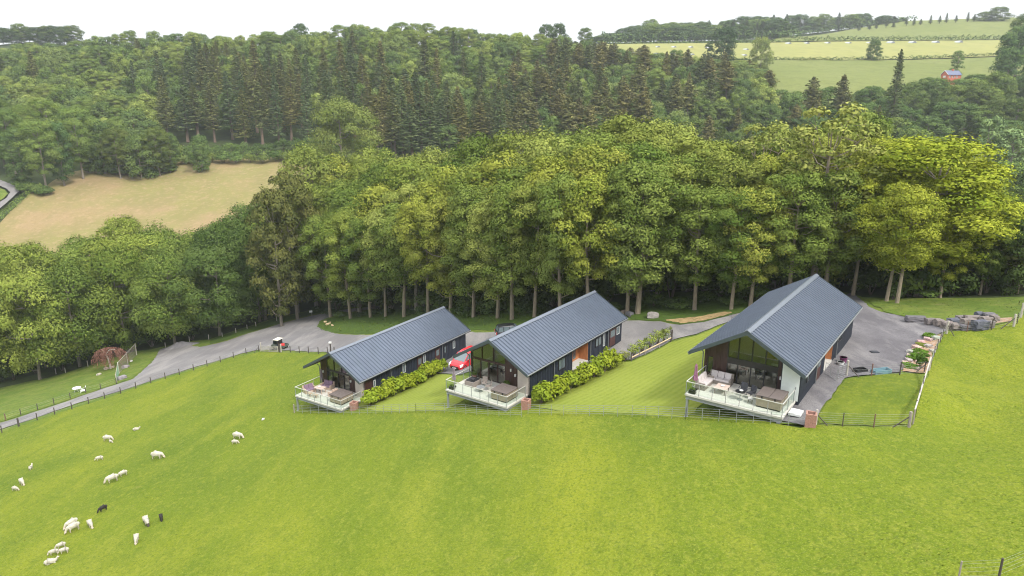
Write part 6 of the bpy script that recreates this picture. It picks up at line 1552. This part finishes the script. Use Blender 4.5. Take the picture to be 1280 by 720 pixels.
SH = [(39, 587, 'stand', 'w', .62, 100, 'lone white lamb seen end-on, highest of the left-hand trio'), (28, 606, 'graze', 'w', .85, -40, 'white ewe grazing at the left, head to the right'), (19.5, 613.5, 'graze', 'w', .62, -10, 'small lamb grazing nearest the left edge'), (170.5, 537.5, 'lie', 'w', .68, 20, 'white lamb lying highest up the left meadow'),
      (135, 551, 'graze', 'w', .92, 5, 'white ewe with her lamb below the left track fence'), (138.8, 553.5, 'graze', 'w', .45, -20, 'tiny lamb touching the ewe below the left track fence'), (124.7, 575.5, 'graze', 'w', .66, 200, 'white lamb alone, below the ewe and tiny lamb'), (197, 573.5, 'graze', 'w', 1.05, 3, 'large white ewe grazing broadside, head to the right'),
      (140.5, 602.5, 'graze', 'w', .98, 220, 'white ewe grazing head down towards the lower left'), (154, 595, 'graze', 'w', .72, 225, 'white lamb just right of the diagonal grazing ewe'), (297.5, 548.5, 'graze', 'w', .95, -8, 'white ewe furthest right of the flock'), (294, 555, 'graze', 'w', .6, 5, 'white lamb furthest right, just below its ewe'),
      (129, 639, 'graze', 'b', .66, 235, 'black lamb on the left of the two black ones'), (201.8, 650, 'graze', 'b', .58, -60, 'black lamb on the right beside the dark-faced ewe'), (183.5, 656, 'graze', 'p', .85, -50, 'white ewe with dark face standing near the black lamb'), (113.5, 659, 'graze', 'w', .75, -45, 'white lamb right of the close pair of ewes'),
      (90, 659, 'graze', 'w', .9, 240, 'rear one of two white ewes standing close together'), (92, 664, 'graze', 'w', .9, 235, 'front one of two white ewes standing close together'), (171, 677.5, 'graze', 'w', .72, -70, 'white lamb facing down the picture, lowest on the right'), (76.5, 685, 'graze', 'w', .58, 215, 'top lamb of the lowest left group of four'),
      (67.5, 693.5, 'graze', 'w', .58, 205, 'left lamb of the lowest left group of four'), (80.5, 691.5, 'graze', 'w', .58, 200, 'right lamb of the lowest left group of four'), (64, 704, 'lie', 'w', .75, 30, 'lying lamb, lowest of all at the left')]
for px, py, ps, cl, s, rz, lb in SH:
    o = link('sheep', SM[ps, cl], None, G(px, py, .0), R(rz)); o.scale = (s * .93,) * 3; tag(o, lb, 'sheep' if 'ewe' in lb else 'lamb', 'flock of sheep and lambs')

# ------------------------------------------------------------------ far buildings
hp_ = GT(1187, 462); hp_.z = max(zpix(1187, 98.5, 462), hp_.z); hp_.x = (1187 - 640) / FPX * (.96 * 462 * cp - (hp_.z - CAMZ) * sp)
hs = empty('red_brick_house', hp_, R(14), 'small red brick house with blue slate roof below the far pasture', 'house')
MB().prism([(-3.2, -4), (3.2, -4), (3.2, 2.9), (0, 5.6), (-3.2, 2.9)], 'x', -5, -4.8).build('gable_wall', 'brick_red', hs)
MB().box(-4.8, 7, -3.2, 3.2, -4, 2.9).build('wall', 'brick_red', hs)
rf = MB().prism([(0, 5.95), (3.7, 2.75), (3.7, 2.55), (0, 5.7)], 'x', -5.3, 7.3).prism([(0, 5.95), (-3.7, 2.75), (-3.7, 2.55), (0, 5.7)], 'x', -5.3, 7.3).build('roof', 'slate_blue', hs, kind='stuff')
MB().prism([(-3.75, 2.6), (-3.75, 2.95), (0, 6.1), (3.75, 2.95), (3.75, 2.6), (0, 5.75)], 'x', -5.45, -5.3).build('bargeboard', 'white_plastic', rf)
MB().box(1, 2.2, -.5, .5, 5, 7).build('chimney', 'brick_red', rf)
for x in (-3, 0, 3): 
    w_ = MB().box(x - .7, x + .7, -3.28, -3.2, .6, 2.1).build('window', 'white_plastic', hs); MB().box(x - .55, x + .55, -3.31, -3.285, .75, 1.95).build('pane', 'car_glass', w_)
w_ = MB().box(-5.08, -5.0, -1.1, 1.1, .8, 2.2).build('window', 'white_plastic', hs); hs.scale = (.8, .8, .8)
def arc(px, py_t, s, label, grp, m='polytunnel'):
    p = GT(px, py_t); t = empty('sheep_shelter', (p.x, p.y, p.z - .3), R(10 + (px * 7) % 25), label, 'shelter', grp)
    n = 9; out = [(2.2 * s * math.cos(math.pi * k / n), 2.1 * s * math.sin(math.pi * k / n) + .3) for k in range(n + 1)]
    inn = [(a * .95, b * .95) for a, b in out[::-1]]
    MB().prism(out + inn, 'y', -2.6 * s, 2.6 * s).build('shell', m, t)
    MB().prism(out[::1], 'y', -2.4 * s, -2.3 * s).build('end_panel', 'tunnel_end', t)
for k, px in enumerate((985, 1008, 1034, 1060, 1086, 1113, 1140, 1169, 1198)):
    arc(px, 742, 1.15 if k > 4 else .95, 'pale arched livestock shelter in the yellow field, ' + ['first from the left', 'second from the left', 'third from the left', 'fourth from the left', 'middle of the row', 'fourth from the right', 'third from the right', 'second from the right', 'first from the right'][k], 'arched shelters under the upper far hedge')
for k, (px, t_) in enumerate(((750, 700), (768, 700), (822, 700), (842, 700), (863, 700), (885, 700), (820, 650), (841, 650), (864, 650), (932, 690), (930, 650), (790, 650))):
    arc(px, t_, .85, 'pale arched shelter beyond the hill shoulder, ' + ('upper row' if t_ > 660 else 'lower row') + ', at ' + ('the left' if px < 800 else 'the centre left' if px < 845 else 'the centre right' if px < 900 else 'the large round tree'), 'arched shelters beyond the hill shoulder')
rr = random.Random(9)
for k in range(24):
    px = rr.uniform(1070, 1240); t_ = rr.uniform(650, 730); p = GT(px, t_)
    o = link('sheep', SM['graze', 'w' if k % 6 else 'b'], None, p, rr.uniform(0, 6)); o.scale = (1.1, 1.1, 1.1)
    tag(o, 'tiny distant sheep grazing in the yellow field', 'sheep', 'tiny sheep in the yellow far field')
ps_ = empty('pale_shed', GT(1226, 332), R(20), 'small pale shed half hidden in the valley trees at the right', 'shed')
MB().prism([(-1.6, -1), (1.6, -1), (1.6, 2), (0, 3), (-1.6, 2)], 'x', -2.5, 2.5).build('wall', 'pale_shed', ps_); MB().prism([(-1.9, 1.95), (0, 3.2), (1.9, 1.95), (0, 3.02)], 'x', -2.7, 2.7).build('roof', 'tunnel_end', ps_)
p = GT(1206, 318); tag(MB().tube((0, 0, -1), (0, 0, 11), .25, .15, n=8).build('pole', 'concrete', None, p), 'pale upright pole among the valley trees at the right', 'pole')
# posts of the old fence along the wood edge
for k, (px, py, h) in enumerate(((207, 434.5, 1.2), (237, 427, 1.2), (261, 424, 1.1), (278, 421, 1.0), (295, 416, 1.1), (309, 411, 1.0), (320, 408, 1.1), (346, 401, 1.1), (110, 458, 1.3), (82, 466, 1.2), (70, 467, 1.2))):
    o = MB().tube((0, 0, -.3), (0, 0, h), .09, .08, n=7).build('fence_post', 'pale_post_wood', None, G(px, py)); tag(o, 'pale old fence post at the wood edge, ' + where(px), 'post', 'old fence posts along the wood edge')

# ------------------------------------------------------------------ meadow grass tufts
rs = np.random.RandomState(2)
def tufts(name, poly, n, hgt, seed, cat='grass', far=150, wid=.5, mt=None):
    rs = np.random.RandomState(seed)
    u = rs.uniform(0, 1, n * 3); r = 18 * (far / 18) ** u; a = rs.uniform(-.80, .80, n * 3)   # denser close by
    x, y = r * np.sin(a), r * np.cos(a)
    k = inside(poly, x, y); x, y = x[k][:n], y[k][:n]; r = np.hypot(x, y); n = len(x)
    z = H(x, y) + CAMZ
    pt = sum(np.sin(x * fx * 2.1 + y * fy + ph) for fx, fy, ph in ((.31, .52, 0), (-.73, .41, 1.1), (.2, -.93, 2.3), (1.3, .8, .4), (-.4, 1.7, 3.0))) / 5
    h = hgt * rs.uniform(.4, 1.2, n) * (1 + r / 160) * (1 + .5 * pt)
    th = rs.uniform(0, math.pi, n); w = wid * h * (1 + r / 120); lx, ly = rs.normal(0, 1.9, n) * h, rs.normal(0, 1.9, n) * h
    V = np.stack([np.stack([x - w * np.cos(th), y - w * np.sin(th), z - .02], 1), np.stack([x + w * np.cos(th), y + w * np.sin(th), z - .02], 1), np.stack([x + lx, y + ly, z + h], 1)], 1)
    nz = np.cross(V[:, 1] - V[:, 0], V[:, 2] - V[:, 0])[:, 2] < 0
    V[nz] = V[nz][:, [1, 0, 2]]; V = V.reshape(-1, 3)
    t = np.clip(.55 + .35 * pt + rs.normal(0, .3, n), 0, 1)
    o = link(name, np_mesh(name, V, np.arange(3 * n).reshape(n, 3), mt or 'grass_blades', t, nrm=np.repeat(np.stack([rs.normal(0, .22, n), rs.normal(0, .22, n), np.ones(n)], 1), 3, axis=0))); tag(o, None, None, None, 'stuff'); return o
g = tufts('meadow_tufts', mead, 70000, .04, 1, mt='meadow_grass'); tag(g, 'tufts of yellow-green meadow grass in the foreground', 'grass')
g = tufts('lawn_tufts', lawn_c, 6000, .035, 5, far=80, mt='lush_lawn'); tag(g, 'lush grass of the small fenced lawn', 'grass')
vp = GP((1080, 372), (1110, 388), (1135, 394), (1200, 401), (1270, 394), (1300, 376), (1200, 374), (1120, 375))
g = tufts('verge_tufts', vp, 30000, .14, 6, far=110, wid=.10, mt='rough_verge'); tag(g, 'long grass of the strip behind the boulder wall', 'grass')
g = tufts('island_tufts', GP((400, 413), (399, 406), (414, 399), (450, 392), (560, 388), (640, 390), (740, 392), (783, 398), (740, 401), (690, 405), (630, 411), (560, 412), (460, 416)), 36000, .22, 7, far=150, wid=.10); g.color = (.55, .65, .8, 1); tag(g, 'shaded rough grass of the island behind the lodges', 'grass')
# fallen straw-coloured twigs under the trees are left to the ground material

# ------------------------------------------------------------------ haze
HAZE = 0.00014
zmin = min(float(ZZ.min()), 0) - 1.5
hm_ = bpy.data.materials.new('haze_air'); hm_.use_nodes = True; hm_.node_tree.nodes.clear()
_o = hm_.node_tree.nodes.new('ShaderNodeOutputMaterial'); _v = hm_.node_tree.nodes.new('ShaderNodeVolumePrincipled')
_v.inputs['Color'].default_value = (.86, .92, 1.0, 1); _v.inputs['Density'].default_value = HAZE; _v.inputs['Anisotropy'].default_value = .2
hm_.node_tree.links.new(_v.outputs[0], _o.inputs['Volume']); MATS['haze_air'] = hm_
zmax = max(float(ZZ.max()), 60) + 45
hz = MB().box(-2640, 2700, -1560, 3260, zmin, zmax).build('haze', 'haze_air'); hz['kind'] = 'stuff'

# ------------------------------------------------------------------ look-alikes that share a description: say which one by place
from collections import defaultdict
_by = defaultdict(list)
for o in scene.objects:
    if o.get('group') and o.get('label') and o.parent is None: _by[o['label']].append(o)
ORD = {2: ['left-hand', 'right-hand'], 3: ['leftmost', 'middle', 'rightmost'], 4: ['leftmost', 'second from left', 'third from left', 'rightmost'], 5: ['leftmost', 'second from left', 'middle', 'fourth from left', 'rightmost']}
for k in range(6, 13): ORD[k] = ['leftmost'] + [w + ' from left' for w in 'second third fourth fifth sixth seventh eighth ninth tenth eleventh'.split()][:k - 2] + ['rightmost']
for lb, os_ in _by.items():
    if len(os_) in ORD:
        os_.sort(key=lambda q: q.location.x / max(1, q.location.y))
        for q, w_ in zip(os_, ORD[len(os_)]):
            t = lb + ', ' + w_
            if len(t.split()) <= 16: q['label'] = t
